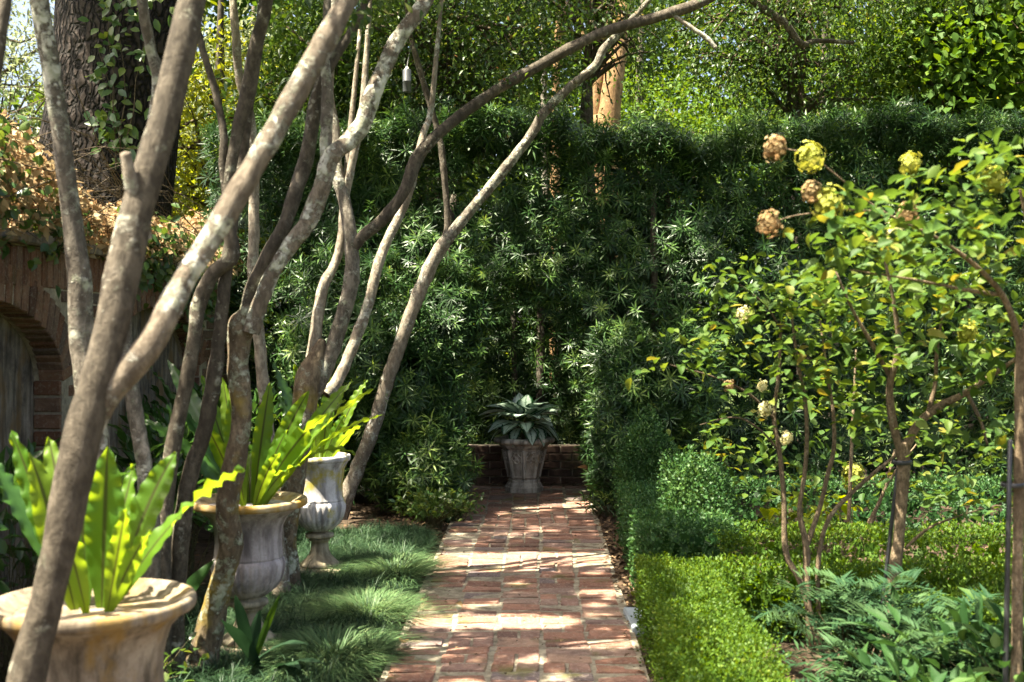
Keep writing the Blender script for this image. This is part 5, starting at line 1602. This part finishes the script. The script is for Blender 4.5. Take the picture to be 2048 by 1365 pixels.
leaf_cloud("foliage", pv, r.normal(size=pv.shape) + [0, -.2, -1.0], np.array([0, -.8, .6]) + r.normal(size=pv.shape) * .3, r.uniform(.08, .16, len(pv)), .075, M['ivy'], ov, T_HEX, r.random(len(pv)))
twigs("stems", np.array([P(225, 340, 12.62), P(245, 340, 12.62)]), [P(px, py, 12.6) for px, py in ((240, -20), (215, 0), (290, 60), (200, 60), (225, 150))], .012, M['twig'], ov, 7, .0)


def off_trunk(p):
    px = CX + F * p[:, 0] / p[:, 1]; py = CY - F * (p[:, 2] - H) / p[:, 1]
    return ~((np.abs(px - 1212) < 46) & (py > 70) & (rng.random(len(p)) < .9))


def bg_tree(x, y, h, rad, zc, label, mat, seed, ncl, L, W, trunk=.12, T=T_FOLD, per=26, cr=.2, trunkmat='stem_dark', shell=.0, name="garden_tree", cat="tree", limbs=16, cull=True, ragged=.35, keep=None):
    root = empty(name, (x, y, 0), label, cat, "trees beyond the hedge")
    tube("trunk", [(x, y, -.05, trunk * 1.3), (x + .05, y, h * .3, trunk), (x - .03, y + .05, h * .6, trunk * .75), (x, y, h * .92, trunk * .25)], M[trunkmat], root, 12, 5, .06, seed)
    o, cen = crown("crown", (x, y, zc), rad, ncl, per, cr, L, W, M[mat], root, seed, T, cull=cull, shell=shell, ragged=ragged, keep=keep)
    rr_ = np.random.default_rng(seed)
    k = rr_.choice(len(cen), min(len(cen), limbs * 4), replace=False)
    org = np.array([(x, y, max(.3, zc - rad[2] * .6) + t_ * rad[2] * 1.0) for t_ in np.linspace(0, 1, 6)])
    twigs("branches", org, cen[k], .02 + trunk * .08, M['twig'], root, seed)
    return root


# small-leaved dark trees just behind the hedge, seen over its top
bg_tree(-.9, 12.3, 5.0, (1.6, .9, 1.5), 4.1, "dark glossy small leaved tree over the hedge, left of the arching limb", 'canopy_dark', 101, 520, .075, .032)
bg_tree(-2.15, 12.0, 4.6, (.75, .9, 1.4), 3.6, "dark evergreen shrub tree rising between the wall and the hedge", 'canopy_dark', 102, 300, .12, .038)
bg_tree(.55, 12.6, 5.2, (1.3, .9, 1.1), 4.7, "thin leaved olive green tree above the planter's alcove", 'canopy_dark', 103, 260, .06, .026, ragged=.5, keep=off_trunk)
bg_tree(2.55, 11.8, 5.0, (1.5, .8, 1.35), 4.35, "twiggy olive green tree behind the hedge right of the orange trunk", 'canopy_dark', 104, 620, .055, .026, cr=.14, keep=off_trunk)
bg_tree(4.3, 12.2, 5.2, (1.3, .9, 1.5), 4.3, "broad leaved tree above the hedge at the far right", 'leaf_maple', 105, 330, .11, .07, T=T_HEX)
# sunlit trees farther back
bg_tree(-4.0, 15.2, 6.4, (1.6, 1.2, 2.2), 3.3, "sunlit yellow green tree glowing between the slender stems", 'leaf_yellow', 106, 700, .10, .05)
bg_tree(-1.6, 18.0, 8.5, (2.6, 1.8, 3.0), 5.0, "mid green tree in light shade behind the dark evergreen", 'canopy', 107, 700, .11, .05)
bg_tree(1.7, 19.5, 7.5, (2.5, 1.6, 1.9), 4.0, "fresh green maple with fine sunlit leaves behind the orange trunk", 'leaf_maple', 108, 700, .085, .05, cr=.26)
bg_tree(4.6, 19.0, 8.0, (2.4, 1.6, 2.2), 4.4, "bright green maple at the far right over the hedge top", 'leaf_maple', 109, 700, .085, .05, cr=.26)
bg_tree(7.6, 20.0, 9.0, (2.6, 1.8, 3.6), 5.4, "yellow leaved tree catching the sun in the far right corner", 'leaf_yellow', 110, 560, .11, .055)
bg_tree(-9.5, 21.0, 9.5, (2.6, 1.6, 3.6), 5.0, "pale mist toned green tree beyond the oak at far left", 'leaf_mist', 111, 520, .13, .05, ragged=.5)
bg_tree(-5.2, 22.0, 8.0, (2.2, 1.6, 3.0), 4.4, "pale mist toned tree behind the yellow green one", 'leaf_mist', 112, 480, .12, .05)

# crape myrtles with cinnamon trunks behind the hedge
cm = empty("crape_myrtle", P(1210, 900, 15.0) * 1.0, "smooth cinnamon orange trunk forking into several stems behind the hedge", "tree")
cm.location.z = 0
tube("trunk", px_path([(1205, 892, 15, 74), (1205, 500, 15, 70), (1205, 330, 15, 70), (1203, 235, 15, 62)]), M['crape'], cm, 18, 6, .05, 61)
tube("stem", px_path([(1212, 300, 14.9, 52), (1220, 215, 14.9, 46), (1228, 150, 14.9, 42), (1236, 95, 14.95, 42), (1248, 0, 15, 38), (1262, -160, 15, 28)]), M['crape'], cm, 14, 6, .05, 62)
tube("stem", px_path([(1196, 300, 15, 40), (1190, 215, 15, 34), (1200, 150, 15, 28), (1214, 100, 15, 26), (1222, 0, 15, 22), (1230, -160, 15, 16)]), M['crape'], cm, 12, 6, .05, 63)
tube("stem", px_path([(1186, 330, 15.1, 30), (1180, 215, 15.1, 22), (1184, 100, 15.15, 20), (1192, 0, 15.2, 20), (1200, -160, 15.2, 14)]), M['stem_dark'], cm, 10, 6, .05, 64)
crown("crown", (.9, 15.2, 6.6), (1.9, 1.6, 1.3), 240, 24, .22, .06, .03, M['canopy'], cm, 65)
cm2 = empty("crape_myrtle", P(1115, 880, 16.0), "pair of thin pale cinnamon trunks behind the hedge, left of the thick orange one", "tree")
cm2.location.z = 0
tube("trunk", px_path([(1112, 876, 16, 26), (1110, 400, 16, 22), (1110, 240, 16, 16), (1114, 120, 16, 15), (1120, 0, 16, 14), (1128, -160, 16, 10)]), M['crape'], cm2, 10, 5, .05, 66)
tube("stem", px_path([(1112, 700, 16, 18), (1092, 400, 16, 16), (1088, 200, 16, 13), (1086, 60, 16, 12), (1082, -160, 16, 9)]), M['stem'], cm2, 10, 5, .05, 67)
crown("crown", (.2, 16, 6.8), (1.4, 1.3, 1.1), 160, 24, .22, .06, .03, M['canopy'], cm2, 68)

# upper-right branch of the twiggy tree
tw = empty("overhanging_tree", P(1900, 900, 10.6), "dark bare branch reaching down through leaves at the upper right", "tree")
tw.location.z = 0
tube("branch", px_path([(1450, -70, 9.4, 14), (1502, 0, 9.5, 15), (1568, 46, 9.55, 15), (1602, 88, 9.6, 14), (1635, 82, 9.7, 10), (1707, 86, 9.8, 7)]), M['stem_dark'], tw, 9, 6, .08, 69)
tube("branch", px_path([(1450, -70, 9.4, 22), (1700, -260, 9.7, 34), (2100, -330, 10.0, 50), (2420, 100, 10.3, 66), (2460, 700, 10.4, 72), (2480, 1000, 10.4, 90)]), M['stem_dark'], tw, 12, 6, .06, 70)
crown("crown", (2.5, 9.1, 4.6), (2.5, 1.0, .75), 760, 24, .13, .052, .024, M['canopy'], tw, 71, above_frame=-110)

# far tree mass and what is seen through the gaps
r = np.random.default_rng(77)
n = 110000
x = r.uniform(-26, 26, n); z = r.random(n) ** .9
top = 12.5 + 2.4 * np.sin(x * .5) + 1.5 * np.sin(x * 1.7 + 1) + .8 * np.sin(x * 4.1)
top = np.where(x < -10.2, top * .55, top)
p = np.stack([x, 28 + r.random(n) * 5 + 1.0 * np.sin(x * 1.1 + z * 6), z * top], -1)
gap = vnoise(p * [1, .2, 1], .55, 31)
p = p[gap > -1.0]; n = len(p)
o = leaf_cloud("distant_woods", p, r.normal(size=(n, 3)) + [0, 0, -.3], np.array([0, 0, 1.]) + r.normal(size=(n, 3)) * .5, r.uniform(.22, .42, n), .19, M['far'], None, T_FOLD, np.clip(.5 + .35 * vnoise(p, .8, 8) + .2 * r.normal(size=n), 0, 1))
tag(o, "sunlit green wood far beyond the garden hedge", "woods", kind="stuff")
